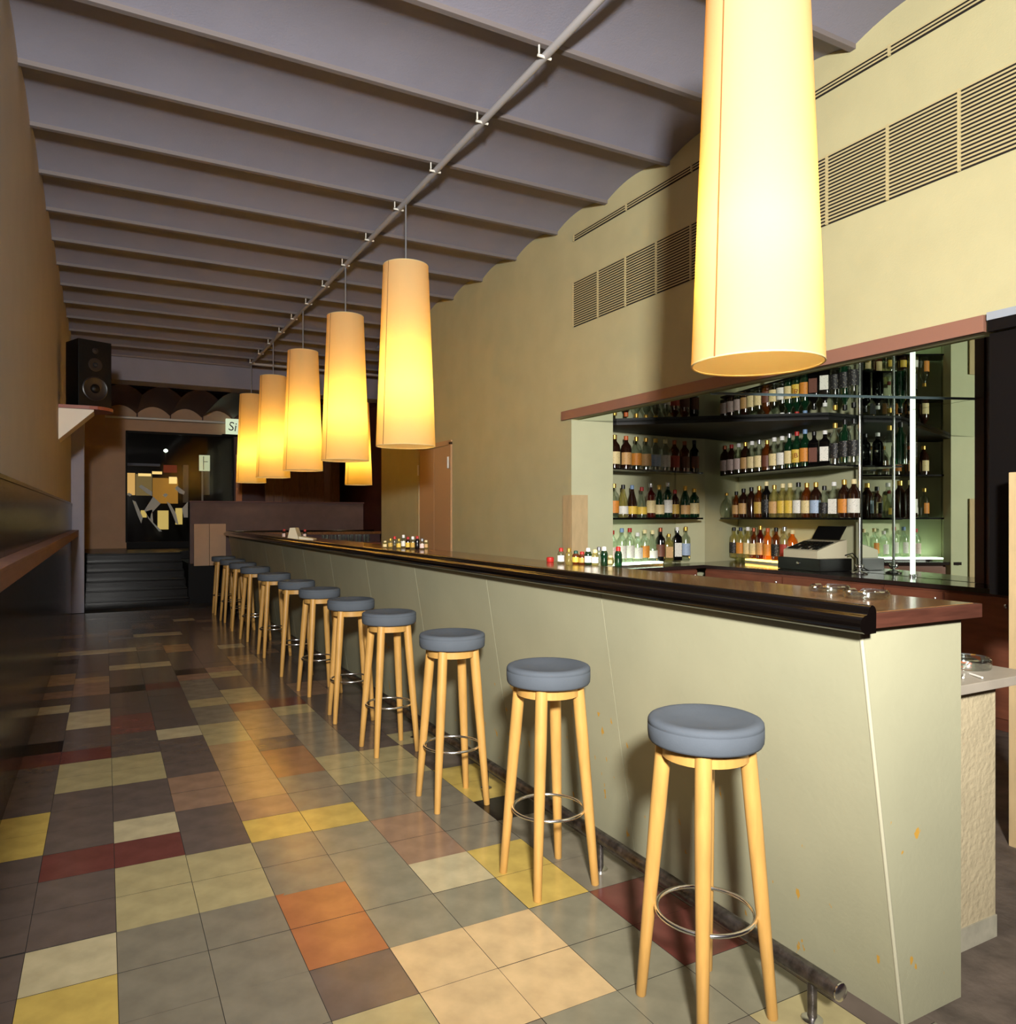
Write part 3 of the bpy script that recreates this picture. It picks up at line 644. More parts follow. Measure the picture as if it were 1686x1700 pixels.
def label_mesh(t, c):
    k = ('l', t, c)
    if k in MC: return MC[k]
    z0, z1 = LAB[t]; v, f = [], []; N = 10
    if t == 'square':
        for x in (-.030, .030): v += [(x, -.0385, z0), (x, -.0385, z1), (x, -.0376, z0), (x, -.0376, z1)]
        f = [(0, 4, 5, 1), (2, 3, 7, 6), (0, 1, 3, 2), (4, 6, 7, 5), (1, 5, 7, 3), (0, 2, 6, 4)]
    else:
        for i in range(N + 1):
            a = -PI / 2 + (i / N - .5) * 2.3
            for z, e in ((z0, .0012), (z1, .0012), (z1, .0002), (z0, .0002)):
                r = rad_at(t, z) + e; v.append((r * math.cos(a), r * math.sin(a), z))
        for i in range(N):
            for q in range(4): f.append((i * 4 + q, (i + 1) * 4 + q, (i + 1) * 4 + (q + 1) % 4, i * 4 + (q + 1) % 4))
        f += [(0, 1, 2, 3), (N * 4 + 3, N * 4 + 2, N * 4 + 1, N * 4)]
    me = new_mesh('label', v, f, labm(c), True, 40); recalc(me); MC[k] = me; return me
def bottle(xy, z, t, g, c, l, label, group, hs=1.0, ws=1.0, face=0.0, name='liquor_bottle', cat='bottle'):
    b = empty(name, (xy[0], xy[1], z), face); b.scale = (ws, ws, hs); tag(b, label, cat, group)
    mkm('glass_body', body_mesh(t, g), b); mkm('cap', cap_mesh(t, c), b)
    if l: mkm('label', label_mesh(t, l), b)
    return b
def bottle_row(items, p, q, z, where, face, off):
    d = Vector((q[0] - p[0], q[1] - p[1])).normalized()
    for k, it in enumerate(items):
        u, t, g, c, l = it[:5]; hs = it[5] if len(it) > 5 else 1.0
        xy = on_line(u, p, q); xy = (xy[0], xy[1])
        lab = f"{GN[g]} bottle, {c} cap" + (f", {l} label" if l else ", no label") + f", {ordinal(k)} from left on {where}"
        bottle(xy, z + 0.0005, t, g, c, l, lab, 'bottles on ' + where, hs * 1.09, 1.22 if t in ('round', 'tall') else (1.12 if t != 'bulb' else 1.0), face + random.uniform(-.12, .12))
FL = math.atan2(-0.35, -0.75) + PI / 2        # labels of the left wing look into the room
FR = -PI / 2 + 0.22 - 0.1
def offs(p, q, n, o): return ((p[0] + n[0] * o, p[1] + n[1] * o), (q[0] + n[0] * o, q[1] + n[1] * o))
LB = offs(LF0, LF1, (-.15, .99), 0.10); RB = offs(RF0, RF1, (.976, -.22), 0.10)
FLx = -0.45; FRx = -1.15
bottle_row([(1020, 'round', 'brown', 'gold', 'cream'), (1039, 'round', 'brown', 'orange', 'tan'), (1056, 'round', 'clear', 'gold', 'orange'), (1072, 'round', 'clear', 'gold', 'tan'), (1088, 'round', 'clear', 'gold', 'blue'),
            (1104, 'round', 'clear', 'cream', 'white'), (1119, 'round', 'amber', 'copper', 'red'), (1136, 'round', 'amber', 'copper', 'brown'), (1152, 'tall', 'black', 'black', 'brown')], *LB, S1, 'upper left shelf', FLx, 0)
bottle_row([(1019, 'tall', 'clear', 'gold', 'orange', .95), (1034, 'cone', 'pale', 'black', 'white'), (1049, 'cone', 'brown', 'blue', 'yellow'), (1065, 'cone', 'clear', 'red', 'yellow', .95), (1080, 'tall', 'red', 'silver', 'cream', 1.0),
            (1094, 'champ', 'green', 'gold', 'cream'), (1108, 'tall', 'green', 'silver', 'white', 1.05), (1120, 'short', 'brown', 'red', 'gold', 1.1), (1137, 'champ', 'green', 'gold', 'tan'), (1152, 'round', 'green', 'gold', 'cream', .95)], *LB, S2, 'lower left shelf', FLx, 0)
LWl = ((3.80, Lw(3.80) - 0.13), (5.0, Lw(5.0) - 0.13))
bottle_row([(1016, 'round', 'clear', 'red', 'pink'), (1032, 'tall', 'clear', 'blue', 'white'), (1045, 'tall', 'clear', 'red', 'white'), (1058, 'round', 'clear', 'white', 'white', .92), (1070, 'tall', 'clear', 'cream', 'orange', .95), (1083, 'cone', 'clear', 'cream', 'white'),
            (1096, 'tall', 'black', 'copper', 'brown'), (1110, 'square', 'pale', 'gold', 'tan', .88), (1124, 'square', 'black', 'white', 'white', 1.1), (1138, 'tall', 'clear', 'gold', 'blue', 1.02)], *LWl, ZW + 0.0355, 'left worktop', FLx, 0)
bottle_row([(1203, 'round', 'brown', 'copper', 'pink'), (1214, 'round', 'brown', 'red', 'pink'), (1226, 'round', 'clear', 'white', 'pink'), (1237, 'round', 'brown', 'gold', 'tan'), (1248, 'round', 'clear', 'white', 'cream'), (1260, 'round', 'clear', 'silver', 'cream'),
            (1273, 'round', 'amber', 'gold', 'brown', .95), (1285, 'round', 'clear', 'white', 'cream'), (1298, 'round', 'clear', 'white', 'white'), (1310, 'tall', 'green', 'silver', 'cream', .98), (1322.5, 'tall', 'green', 'red', 'yellow', 1.0), (1336, 'tall', 'green', 'blue', 'orange', 1.02),
            (1351, 'square', 'black', 'black', 'brown'), (1369, 'square', 'black', 'white', 'white', .98), (1386, 'tall', 'clear', 'gold', 'black', 1.05), (1402, 'tall', 'green', 'black', 'black', 1.1), (1417, 'tall', 'clear', 'black', 'black', 1.08)], *RB, S1, 'upper right shelf', FRx, 0)
bottle_row([(1206, 'bulb', 'clear', 'gold', None, 1.15), (1222, 'short', 'amber', 'black', 'tan', 1.08), (1234, 'round', 'brown', 'black', 'tan', .95), (1247, 'round', 'brown', 'black', None, .98), (1260, 'round', 'amber', 'gold', 'gold'), (1272, 'tall', 'black', 'cream', 'black', 1.06),
            (1285, 'round', 'pale', 'tan' if 0 else 'gold', 'tan', 1.0), (1299, 'round', 'pale', 'cream', 'yellow', 1.03), (1311, 'round', 'pale', 'cream', 'yellow', 1.03), (1325, 'round', 'clear', 'black', 'white', 1.03), (1339, 'round', 'amber', 'gold', 'cream', 1.0), (1354, 'round', 'brown', 'gold', 'blue', 1.0),
            (1368, 'short', 'clear', 'black', 'black', 1.1), (1384, 'square', 'clear', 'white', 'white', 1.0), (1401, 'round', 'brown', 'gold', 'orange', 1.02), (1417, 'round', 'brown', 'cream', 'white', 1.02)], *RB, S2, 'lower right shelf', FRx, 0)
bottle_row([(1207, 'round', 'pale', 'white', 'white'), (1218, 'tall', 'pale', 'black', 'black', .98), (1229, 'tall', 'pale', 'navy', 'orange', .98), (1241, 'tall', 'pale', 'white', 'cream', 1.0), (1251, 'tall', 'amber', 'copper', 'cream', .98), (1262, 'tall', 'red', 'gold', 'tan', 1.05),
            (1274, 'tall', 'orange', 'orange', 'orange', .98), (1288, 'tall', 'amber', 'black', 'black', 1.0), (1302, 'tall', 'clear', 'silver', 'red', 1.03), (1315, 'round', 'orange', 'cream', 'white', 1.0)], *((WRa[0], WRa[1]), (WRb[0], WRb[1])), ZW + 0.0355, 'right worktop', FRx, 0)
# the red letters that can still be read on the yellow label of the upper right shelf
jb_ = [o for o in bpy.data.objects if o.get('label', '').startswith('green bottle, red cap, yellow label, eleventh')][0]
lbl = [c for c in jb_.children if c.name.startswith('label')][0]
tx = text_mesh('lettering', 'JB', 0.052, mat('red_print', rgb(170, 30, 24), .6), lbl, Matrix.Identity(4), 0.0003)
Rr = 0.0392
for vtx in tx.data.vertices:
    a_ = -PI / 2 + vtx.co.x / Rr; r_ = Rr + abs(vtx.co.z); zz_ = 0.095 + vtx.co.y; vtx.co = (r_ * math.cos(a_), r_ * math.sin(a_), zz_)
# ---- miniature bottles on the bar
ZT = 1.105
def minis(items, where, face=-0.75):
    for k, (u, v_, t, g, c, l, hs) in enumerate(items):
        x_, y_ = on_z(u, v_, ZT)
        lab = f"tiny {GN[g]} bottle, {c} cap, {ordinal(k)} from left in {where}"
        bottle((x_, y_), ZT + 0.0005, t, g, c, l, lab, 'miniature bottles on the bar', hs, 1.0, face, 'miniature_bottle', 'bottle')
minis([(931, 936, 'mini', 'clear', 'red', 'white', 1.2), (944, 938, 'mini', 'pale', 'gold', None, 1.25), (955.5, 936.5, 'mini', 'amber', 'green', 'yellow', 1.0), (966, 937, 'mini', 'amber', 'red', 'gold', .95), (976, 938, 'mini', 'green', 'white', 'white', 1.25),
       (987.5, 938.5, 'mini', 'pale', 'cream', 'white', 1.15), (994, 935, 'mini', 'clear', 'silver', None, 1.25), (1002.5, 940, 'mini', 'green', 'white', None, 1.4), (1013, 938, 'mini', 'pale', 'cream', 'cream', .7), (1026, 942, 'mini', 'green', 'red', None, 1.45)], 'near bar cluster')
minis([(639, 909.5, 'mini', 'pale', 'cream', 'cream', .8), (648, 910, 'mini', 'pale', 'gold', 'gold', 1.1), (655, 910.5, 'mini', 'clear', 'red', None, 1.35), (662, 911, 'mini', 'pale', 'gold', 'yellow', 1.1), (669.5, 910, 'mini', 'clear', 'white', 'white', 1.5), (677, 911.5, 'mini', 'brown', 'red', 'yellow', 1.35),
       (685, 912, 'mini', 'clear', 'white', 'gold', 1.4), (692.5, 912, 'mini', 'black', 'red', None, 1.45), (700.5, 912.5, 'mini', 'clear', 'silver', 'pink', 1.2), (707, 911, 'mini', 'pale', 'cream', 'tan', .95)], 'far bar cluster')
x_, y_ = on_z(913, 933, ZT); o = lathe('red_cap', [(0.018, 0), (0.020, 0.003), (0.020, 0.022), (0.016, 0.026)], capm('red'), None, (0, 0, 0), 16); o.location = (x_, y_, ZT + 0.0005); tag(o, 'loose red bottle cap lying on the bar left of tiny bottles', 'cap')
x_, y_ = 1.82, 8.12
pt = empty('card_terminal', (x_, y_, ZT)); tag(pt, 'cream desktop terminal with sloping keypad on far part of bar', 'terminal')
vv = [(-.10, -.09, 0), (.02, -.09, 0), (.02, .09, 0), (-.10, .09, 0), (-.075, -.08, .125), (-.02, -.08, .125), (-.02, .08, .125), (-.075, .08, .125)]
o = mk('body', vv, BOXF, M_cream, pt, local=True)
vv = [(.021, -.09, 0), (.17, -.08, 0), (.17, .08, 0), (.021, .09, 0), (.021, -.09, .035), (.17, -.08, .010), (.17, .08, .010), (.021, .09, .035)]
mk('keypad', vv, BOXF, M_cream, pt, local=True)
pt.rotation_euler = (0, 0, -0.45)
for k, (u, v_) in enumerate(((471.5, 893.5), (506, 894.5))):
    x_, y_ = on_z(u, v_, ZT); bottle((x_, y_), ZT + .0005, 'mini', 'brown', 'red', 'pink', 'tiny dark bottle just ' + ('left' if k == 0 else 'right') + ' of the cream terminal on the bar', 'miniature bottles on the bar', 1.5, 1.2, -.75, 'miniature_bottle', 'bottle')

# ---- cash register
cr = empty('cash_register', (5.42, 4.49, ZW), math.radians(-7)); tag(cr, 'cream cash register on black drawer box beside the chrome pole', 'cash register')
dw = box('drawer', -0.19, 0.155, -0.25, 0.25, 0.001, 0.105, M_black, cr, 0.004, local=True)
lathe('lock', [(0.016, 0), (0.016, 0.006), (0.010, 0.009)], M_chrome, dw, (0, 0, 0), 16).matrix_basis = Matrix.Translation((-0.191, 0.0, 0.06)) @ Matrix.Rotation(-PI / 2, 4, 'Y')
# body: wedge, low towards the room (-x)
prof = [(-0.17, 0.106), (0.15, 0.106), (0.15, 0.26), (0.06, 0.245), (-0.16, 0.175), (-0.17, 0.165)]
n = len(prof); vv = [(a, -0.20, c) for a, c in prof] + [(a, 0.20, c) for a, c in prof]
bo = mk('body', vv, [tuple(range(n)), tuple(range(n, 2 * n))[::-1]] + [(i, n + i, n + (i + 1) % n, (i + 1) % n) for i in range(n)], M_cream, cr, local=True); recalc(bo.data)
kv, kf = [], []
for i in range(5):
    for j in range(11):
        if random.random() < .1: continue
        a0 = -0.15 + i * 0.038; b0_ = -0.175 + j * 0.032; zz = lambda a: 0.175 + (a + 0.16) * 0.318
        q = len(kv); a1, b1_ = a0 + .028, b0_ + .024
        kv += [(a0, b0_, zz(a0) + .0005), (a1, b0_, zz(a1) + .0005), (a1, b1_, zz(a1) + .0005), (a0, b1_, zz(a0) + .0005), (a0, b0_, zz(a0) + .009), (a1, b0_, zz(a1) + .009), (a1, b1_, zz(a1) + .009), (a0, b1_, zz(a0) + .009)]
        kf += [tuple(q + i_ for i_ in t_) for t_ in BOXF]
kb = mk('keys', kv, kf, M_black, bo, local=True); kb['kind'] = 'stuff'
dsv = [(0.07, -0.19, 0.262), (0.085, -0.19, 0.262), (0.085, 0.12, 0.262), (0.07, 0.12, 0.262), (0.125, -0.21, 0.375), (0.14, -0.21, 0.375), (0.14, 0.10, 0.375), (0.125, 0.10, 0.375)]
mk('display', dsv, BOXF, M_black, cr, local=True)
tube('cable', [(0.12, -0.21, 0.13), (0.14, -0.27, 0.15), (0.13, -0.33, 0.11), (0.10, -0.36, 0.03), (0.06, -0.37, 0.008)], 0.005, M_black, cr, 8, local=True)

# ---- glass ashtrays
def ashtray(loc, r, h, label):
    e = empty('glass_ashtray', loc); tag(e, label, 'ashtray', 'glass ashtrays')
    prof = [(0.0, 0.004), (r * .86, 0.004), (r * .90, 0.012), (r * .88, h - .004), (r * .93, h), (r, h - .003), (r, 0.006), (r * .95, 0.0), (0.0, 0.0)]
    v, f = lathe_data(prof, 32, False)
    # three notches in the rim
    vv = []
    for a, b, c in v:
        ang = math.degrees(math.atan2(b, a)) % 120
        vv.append((a, b, c - .010 if (c > h - .006 and 54 < ang < 66) else c))
    mk('bowl', vv, f, glassy('ashtray_glass', (0.9, 0.94, 0.92, 1), 0.22), e, smooth=True, local=True, sharp=45)
    return e
ashtray((1.99, 1.468, ZT + .0005), 0.064, 0.024, 'round glass ashtray on bar end, nearer of two')
ashtray((2.07, 1.66, ZT + .0005), 0.062, 0.020, 'round glass ashtray on bar end, partly behind the other')

# ================================================================== BAR
BY0, BY1 = 1.262, 12.35
bar = empty('bar_counter', (1.9, BY0, 0)); tag(bar, 'long pale sage bar counter with leaning front panels', 'bar counter')
FX0, FX1, BX = 1.858, 1.69, 2.115
seams = [BY0] + [1.40 + i for i in range(1, 11)] + [BY1]
core = [(FX0 + .012, 0.0), (FX1 + .012, 1.064), (BX - .004, 1.064), (BX - .004, 0.0)]
extrude_y('core', core, BY0 + 0.012, BY1, M_barbody, bar)
for a, b in zip(seams, seams[1:]):
    extrude_y('front_panel', [(FX0, 0.0), (FX1, 1.064), (FX1 + .0115, 1.064), (FX0 + .0115, 0.0)], a + (0.0016 if a > BY0 + .01 else 0.006), b - 0.0016, M_bar, bar)
# end panel
vv = [(FX0 + .006, BY0, 0.0), (BX, BY0, 0.0), (BX, BY0, 1.064), (FX1 + .006, BY0, 1.064)]; vv += [(a, b + .0115, c) for a, b, c in vv]
o = mk('end_panel', vv, [(0, 1, 2, 3), (7, 6, 5, 4), (0, 4, 5, 1), (1, 5, 6, 2), (2, 6, 7, 3), (3, 7, 4, 0)], M_bar, bar); recalc(o.data)
# rounded pale arris between front and end
tube('corner_bead', [(FX0 + .004, BY0 + .004, 0.0), (FX1 + .004, BY0 + .004, 1.062)], 0.0055, M_barbody, bar, 10)
prism('far_return', [(1.83, 11.95), (4.0, 11.95), (4.0, 12.33), (1.83, 12.33)], 0.0, 1.064, M_maroon, bar)
# worktop of the bar
ct = empty('bar_countertop', (1.9, BY0, 1.065)); tag(ct, 'glossy brown wooden top of the long bar with black double rail', 'countertop')
prism('slab', [(1.688, BY0 - 0.02), (2.145, BY0 - 0.02), (2.145, 11.9), (4.05, 11.9), (4.05, 12.4), (1.688, 12.4)], 1.0655, ZT, M_top, ct, 0.002)
box('end_edge', 1.69, 2.147, BY0 - 0.034, BY0 - 0.0205, 1.066, ZT - 0.001, M_edge, ct, 0.002)
box('back_edge', 2.1455, 2.158, BY0 - 0.034, 11.89, 1.066, ZT - 0.001, M_edge, ct, 0.002)
prof = []
for k in range(9):                     # lower lobe
    a = -PI / 2 - PI * k / 8 * 1.0; prof.append((1.654 + 0.026 * math.cos(a), 1.080 + 0.024 * math.sin(a)))
for k in range(8):                     # upper bead
    a = PI * 1.02 - PI * k / 7; prof.append((1.673 + 0.0155 * math.cos(a), 1.1085 + 0.0185 * max(0, math.sin(a))))
prof.append((1.6875, 1.057))
extrude_y('rail', prof, BY0 - 0.045, 12.42, M_rail, ct, True)
# return of the rail at the far end
def extrude_x(name, prof, x0, x1, y, m, parent):
    n = len(prof); vv = [(x0, y + (1.6875 - p[0]) * 1, p[1]) for p in prof] + [(x1, y + (1.6875 - p[0]), p[1]) for p in prof]
    o = mk(name, vv, [tuple(range(n)), tuple(range(n, 2 * n))[::-1]] + [(i, n + i, n + (i + 1) % n, (i + 1) % n) for i in range(n)], m, parent, True, sharp=50); recalc(o.data)
extrude_x('far_rail', prof, 1.68, 4.05, 12.401, M_rail, ct)
# ---- foot rail
fr = empty('foot_rail', (1.66, 1.3, 0)); tag(fr, 'worn steel foot rail on short posts along bar base', 'foot rail')
RX = 1.665; RZ = 0.125
tube('tube', [(RX, 1.305, RZ), (RX, 12.0, RZ)], 0.0235, M_steel, fr, 14)
lathe('end_cap', [(0.0236, 0), (0.0236, 0.004), (0.018, 0.008)], M_chrome, fr, (0, 0, 0), 16).matrix_basis = Matrix.Translation((RX - 1.66, 0.004, RZ)) @ Matrix.Rotation(PI / 2, 4, 'X')
for i in range(11):
    y = 1.39 + i * 0.975
    tube('post', [(RX, y, 0.006), (RX, y, RZ)], 0.0125, M_steel, fr, 10); lathe('flange', [(0.028, 0.0005), (0.028, 0.006), (0.014, 0.012)], M_chrome, fr, (RX, y, 0), 14, local=False)

# ---- low plastered ledge at the near end
lb = empty('plaster_ledge', (2.32, 1.38, 0)); tag(lb, 'low rough plastered block with grey slab beside bar end', 'ledge')
box('block', 2.12, 2.525, 1.395, 1.85, 0.0, 0.815, M_plaster, lb, 0.004)
box('slab', 2.12, 2.64, 1.335, 1.95, 0.816, 0.845, M_slab, lb, 0.003)
box('plinth', 2.122, 2.523, 1.390, 1.395, 0.0, 0.07, mat('plinth_grey', rgb(170, 164, 144), 0.9, noise=.15, nscale=20), lb)
a3 = ashtray((2.525, 1.49, 0.8455), 0.074, 0.036, 'square-notched glass ashtray with cigarette ends on grey slab')
for k, (dx, dy, an) in enumerate(((-.02, -.01, .4), (.02, .015, 1.9), (.0, .03, .9))):
    e = Vector((math.cos(an), math.sin(an))) * .02
    cg = tube('cigarette_end', [(2.525 + dx - e.x, 1.49 + dy - e.y, .8545), (2.525 + dx + e.x, 1.49 + dy + e.y, .8535 + .004)], .004, capm('orange') if k else M_white, None, 8)
    tag(cg, ['white cigarette end in ashtray on grey slab', 'orange cigarette end near the rim of the slab ashtray', 'orange cigarette end across middle of the slab ashtray'][k], 'cigarette end')
for k, (x_, y_, an) in enumerate(((2.36, 1.40, .5), (2.40, 1.385, 1.1))):
    e = Vector((math.cos(an), math.sin(an))) * .03
    tag(tube('paper_straw', [(x_ - e.x, y_ - e.y, .8495), (x_ + e.x, y_ + e.y, .8495)], .0035, M_white, None, 8), ['white straw lying left on grey slab', 'white straw lying right on grey slab near ashtray'][k], 'straw')
cs = tube('cigarette_butt', [(2.40, 1.12, 0.002), (2.45, 1.09, 0.002)], .004, M_white, None, 8); tag(cs, 'white cigarette butt on the stained concrete floor', 'cigarette butt')

# ================================================================== STOOLS
def make_stool():
    s = empty('bar_stool')
    # seat cushion, slightly dished, with a seam
    prof = [(0.0, 0.728), (0.140, 0.728), (0.1505, 0.731), (0.1545, 0.738), (0.156, 0.755), (0.1560, 0.7775), (0.1548, 0.779), (0.1560, 0.7805), (0.1550, 0.788), (0.151, 0.7935), (0.143, 0.797), (0.130, 0.797), (0.10, 0.790), (0.05, 0.784), (0.0, 0.783)]
    v, f = lathe_data(prof, 36, False); mk('seat', v, f, M_seat, s, True, True, sharp=80)
    v, f = lathe_data([(0.10, 0.690), (0.118, 0.690), (0.118, 0.7275), (0.10, 0.7275)], 28, False); f += [(3 * 28 + k, 3 * 28 + (k + 1) % 28, (k + 1) % 28, k) for k in range(28)]
    mk('apron', v, f, M_stoolwood, s, True, True, sharp=40)
    for sx in (-1, 1):
        for sy in (-1, 1):
            tp, bt = Vector((sx * .078, sy * .078, .727)), Vector((sx * .124, sy * .124, 0.0))
            pts = [bt + (tp - bt) * t for t in (0, .004, .35, .75, 1.0)]
            tube('leg', [tuple(q) for q in pts], [.0125, .0145, .0185, .0225, .0225], M_stoolwood, s, 14, local=True)
    tube('foot_ring', [(.132 * math.cos(2 * PI * k / 40), .132 * math.sin(2 * PI * k / 40), .265) for k in range(40)], .0062, M_chrome, s, 8, True, local=True)
    return s
stool0 = make_stool()
SY = [1.57, 2.40, 3.28, 4.18, 4.95, 5.79, 6.58, 7.55, 8.60, 9.45, 10.25, 11.10]
GR = 'bar stools in a row along the bar'
for i, y in enumerate(SY):
    rz = [0, .02, -.03, .04, -.12, .1, -.2, .05, .15, -.1, .08, 0][i]
    o = stool0 if i == 0 else copy_tree(stool0, (1.455, y, 0), rz)
    o.location = (1.455, y, 0); o.rotation_euler = (0, 0, rz)
    lab = 'nearest round grey-blue bar stool with beech legs, right foreground' if i == 0 else ('farthest dark-seated bar stool in the row beside far bar end' if i == 11 else f'{ordinal(i)} nearest round-seated beech bar stool in the row along the bar')
    tag(o, lab, 'bar stool', GR)

# ================================================================== LAMPS AND PIPE
PX, PZ = 2.03, 3.755
pipe = empty('conduit_pipe', (PX, 5.0, PZ)); tag(pipe, 'grey pipe under the ceiling carrying the pendant lamps', 'pipe')
tube('straight_run', [(PX, YB, PZ), (PX, 12.33, PZ)], 0.021, M_pipe, pipe, 12)
tube('far_run', [(PX, 12.35, PZ), (4.2, 12.35, PZ)], 0.019, M_pipe, pipe, 12)
for n in range(NB0 + 1, NB1):
    yb = 4.85 + 0.737 * n
    tube('hanger', [(PX - 0.04, yb, 3.81), (PX - 0.04, yb, PZ)], 0.005, M_white, pipe, 8)
    tube('clip', [(PX - 0.05, yb - .004, PZ - .012), (PX + 0.03, yb - .004, PZ - 0.012)], 0.008, M_white, pipe, 8)
def make_lamp():
    L = empty('pendant_lamp')
    zb, zt, rb, rt = 1.885, 3.262, 0.226, 0.172
    v, f = [], []
    seg = 48; N = 10
    for i in range(N + 1):
        t = i / N; r = rb + (rt - rb) * t; z = zb + (zt - zb) * t
        for k in range(seg): a = 2 * PI * k / seg; v.append((r * math.cos(a), r * math.sin(a), z))
    for i in range(N):
        for k in range(seg): f.append((i * seg + k, i * seg + (k + 1) % seg, (i + 1) * seg + (k + 1) % seg, (i + 1) * seg + k))
    mk('shade', v, f, M_shade, L, True, True)
    M_seam = mat('shade_seam', rgb(150, 100, 50), 0.8)
    a = math.radians(222); pts = []
    ca, sa = math.cos(a), math.sin(a)
    sv = []
    for z, r in ((zb, rb), (zt, rt)):
        for da in (-.012, .012):
            for e in (.0006, .0022): sv.append(((r + e) * math.cos(a + da), (r + e) * math.sin(a + da), z))
    mk('seam', sv, [(1, 3, 7, 5), (0, 4, 6, 2), (0, 1, 5, 4), (2, 6, 7, 3), (0, 2, 3, 1), (4, 5, 7, 6)], M_seam, L, False, True)
    for z, r, nm in ((zb, rb, 'bottom_ring'), (zt, rt, 'top_ring')):
        tube(nm, [((r - .002) * math.cos(2 * PI * k / 40), (r - .002) * math.sin(2 * PI * k / 40), z) for k in range(40)], .0035, mat('ring_cream', rgb(240, 214, 150), .6), L, 6, True, True)
    tube('rod', [(0, 0, 2.65), (0, 0, PZ - 0.022)], .0065, M_cord, L, 8, local=True)
    for k in range(3):
        an = 2 * PI * k / 3; tube('spider_arm', [(0, 0, zt - .03), (rt * math.cos(an) * .98, rt * math.sin(an) * .98, zt - .005)], .003, M_cord, L, 6, local=True)
    lathe('top_disc', [(0.0, zt - .012), (rt - .004, zt - .012), (rt - .004, zt - .008), (0.0, zt - .008)], mat('top_disc_cream', rgb(150, 120, 80), .8), L, (0, 0, 0), 40)  # unseen disc, added to keep bulb light off the ceiling
    lathe('bulb_holder', [(.018, 2.55), (.022, 2.57), (.022, 2.64), (.012, 2.66)], M_white, L, (0, 0, 0), 12)
    return L
BULB = bpy.data.lights.new('bulb_light', 'POINT'); BULB.energy = 3.6; BULB.color = (1.0, 0.78, 0.48); BULB.shadow_soft_size = 0.05
BULB1 = BULB.copy(); BULB1.energy = 9.5; BULB1.color = (1.0, 0.86, 0.66)
lamp0 = make_lamp()
LP = [(PX, 1.93, 'large bright near pendant lamp hanging in front of the back bar', 'large'), (PX, 5.45, 'second nearest pendant lamp in the row, with pale yellow shade', ''), (PX, 7.09, 'third nearest pendant lamp in the row, overlapping off-row lamp', ''),
      (PX, 8.84, 'fourth nearest tapering yellow pendant lamp in the row', ''), (PX, 10.6, 'fifth nearest tapering yellow pendant lamp in the row', ''), (PX, 12.35, 'farthest pendant lamp of the row, in front of lit sign', ''), (3.76, 12.35, 'pendant lamp off the row to the right, half hidden by third lamp', '')]
M_bulb = emis('bulb_glow', (1.0, 0.8, 0.5, 1), 12)
for i, (x, y, lab, _) in enumerate(LP):
    o = lamp0 if i == 0 else copy_tree(lamp0, (x, y, 0))
    o.location = (x, y, 0); o.rotation_euler = (0, 0, math.radians(-35 if i == 0 else -20)); tag(o, lab, 'pendant lamp', 'tall tapering pendant lamps')
    lo = bpy.data.objects.new('bulb_light', BULB if i else BULB1); COL.objects.link(lo); lo.parent = o; lo.location = (0, 0, 2.56 if i else 2.32)

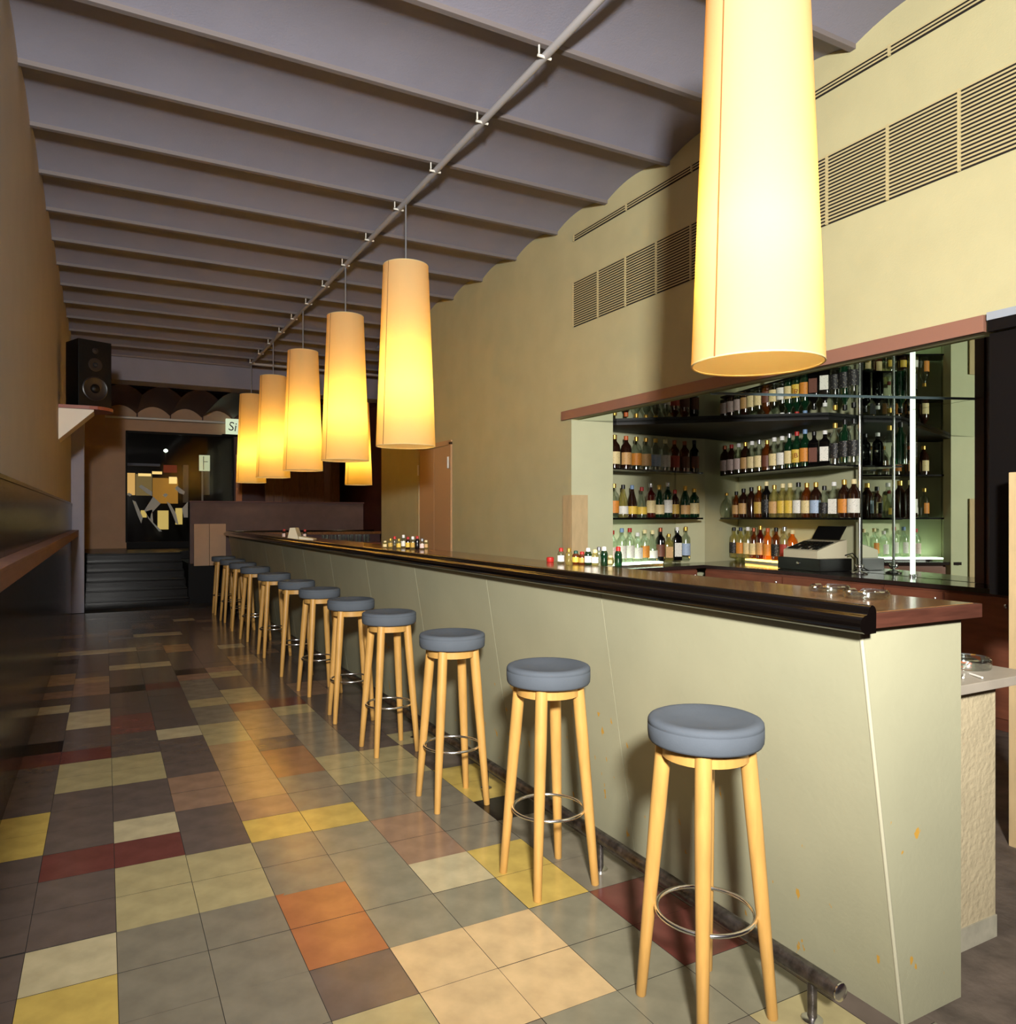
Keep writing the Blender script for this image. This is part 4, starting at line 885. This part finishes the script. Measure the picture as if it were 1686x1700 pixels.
# ================================================================== SPEAKER ON ITS BRACKET
sk = empty('loudspeaker', (-0.15, 9.08, 2.49), math.radians(24)); tag(sk, 'black loudspeaker on a bracket high on the left wall', 'loudspeaker')
box('cabinet', -0.165, 0.165, -0.15, 0.15, 0.0, 0.69, M_spk, sk, 0.006, local=True)
def disc(name, prof, z, x, parent, m):
    v, f = lathe_data(prof, 28, True); o = mk(name, v, f, m, parent, True, True, sharp=40)
    o.matrix_basis = Matrix.Translation((x, -0.151, z)) @ Matrix.Rotation(PI / 2, 4, 'X'); return o
wf = disc('woofer', [(.128, 0), (.128, .006), (.118, .010), (.105, .004), (.05, .002)], .19, 0.0, sk, M_cone)
disc('dust_cap', [(.048, .002), (.042, .014), (.025, .022), (.0, .026)], .19, 0.0, sk, M_spk)
disc('midrange', [(.07, 0), (.07, .006), (.06, .008), (.03, .003)], .44, 0.0, sk, M_cone)
disc('tweeter_dome', [(.026, .003), (.02, .014), (.0, .02)], .44, 0.0, sk, mat('dome_gloss', rgb(40, 40, 42), .12))
disc('tweeter', [(.03, 0), (.03, .005), (.012, .008), (.0, .01)], .585, 0.0, sk, M_cone)
bkt = empty('speaker_bracket', (XL, 8.95, 2.13)); tag(bkt, 'pale triangular wall bracket holding the loudspeaker', 'bracket')
vv = [(XL + .001, 8.86, 2.13), (XL + .001, 8.86, 2.45), (-0.10, 8.86, 2.45), (-0.10, 8.86, 2.435)]; n = 4
vv += [(a, 9.25, c) for a, b, c in vv]
o = mk('gusset', vv, [(0, 1, 2, 3), (7, 6, 5, 4), (0, 4, 5, 1), (1, 5, 6, 2), (2, 6, 7, 3), (3, 7, 4, 0)], mat('bracket_pale', rgb(226, 214, 196), .6), bkt); recalc(o.data)
poly = [(XL + .001, 8.84), (-0.14, 8.82)] + [(-0.13 + 0.21 * math.sin(PI * k / 10), 9.06 - 0.24 * math.cos(PI * k / 10)) for k in range(1, 10)] + [(-0.14, 9.30), (XL + .001, 9.30)]
prism('shelf_board', poly, 2.4515, 2.485, mat('red_brown_board', rgb(140, 70, 50), .45), bkt)

# ================================================================== GLASSES AT THE FAR END
gs = box('glass_rack_shelf', 2.9, 4.0, 11.5, 11.9, 0.90, 0.94, M_mahog, None, 0.003); tag(gs, 'low shelf carrying drinking glasses inside far end of bar', 'shelf')
for k in range(12):
    e = empty('drinking_glass', (2.98 + k * 0.066, 11.62 + (k % 2) * .03, 0.9405)); tag(e, f'clear drinking glass, {ordinal(k)} from left in row inside far bar end', 'glass', 'row of drinking glasses at far bar end')
    lathe('bowl', [(.0, .002), (.022, .002), (.026, .006), (.030, .125), (.0285, .125), (.0245, .010), (.0, .008)], glassy('tumbler_glass', (0.9, 0.92, 0.92, 1), .3), e, (0, 0, 0), 12)
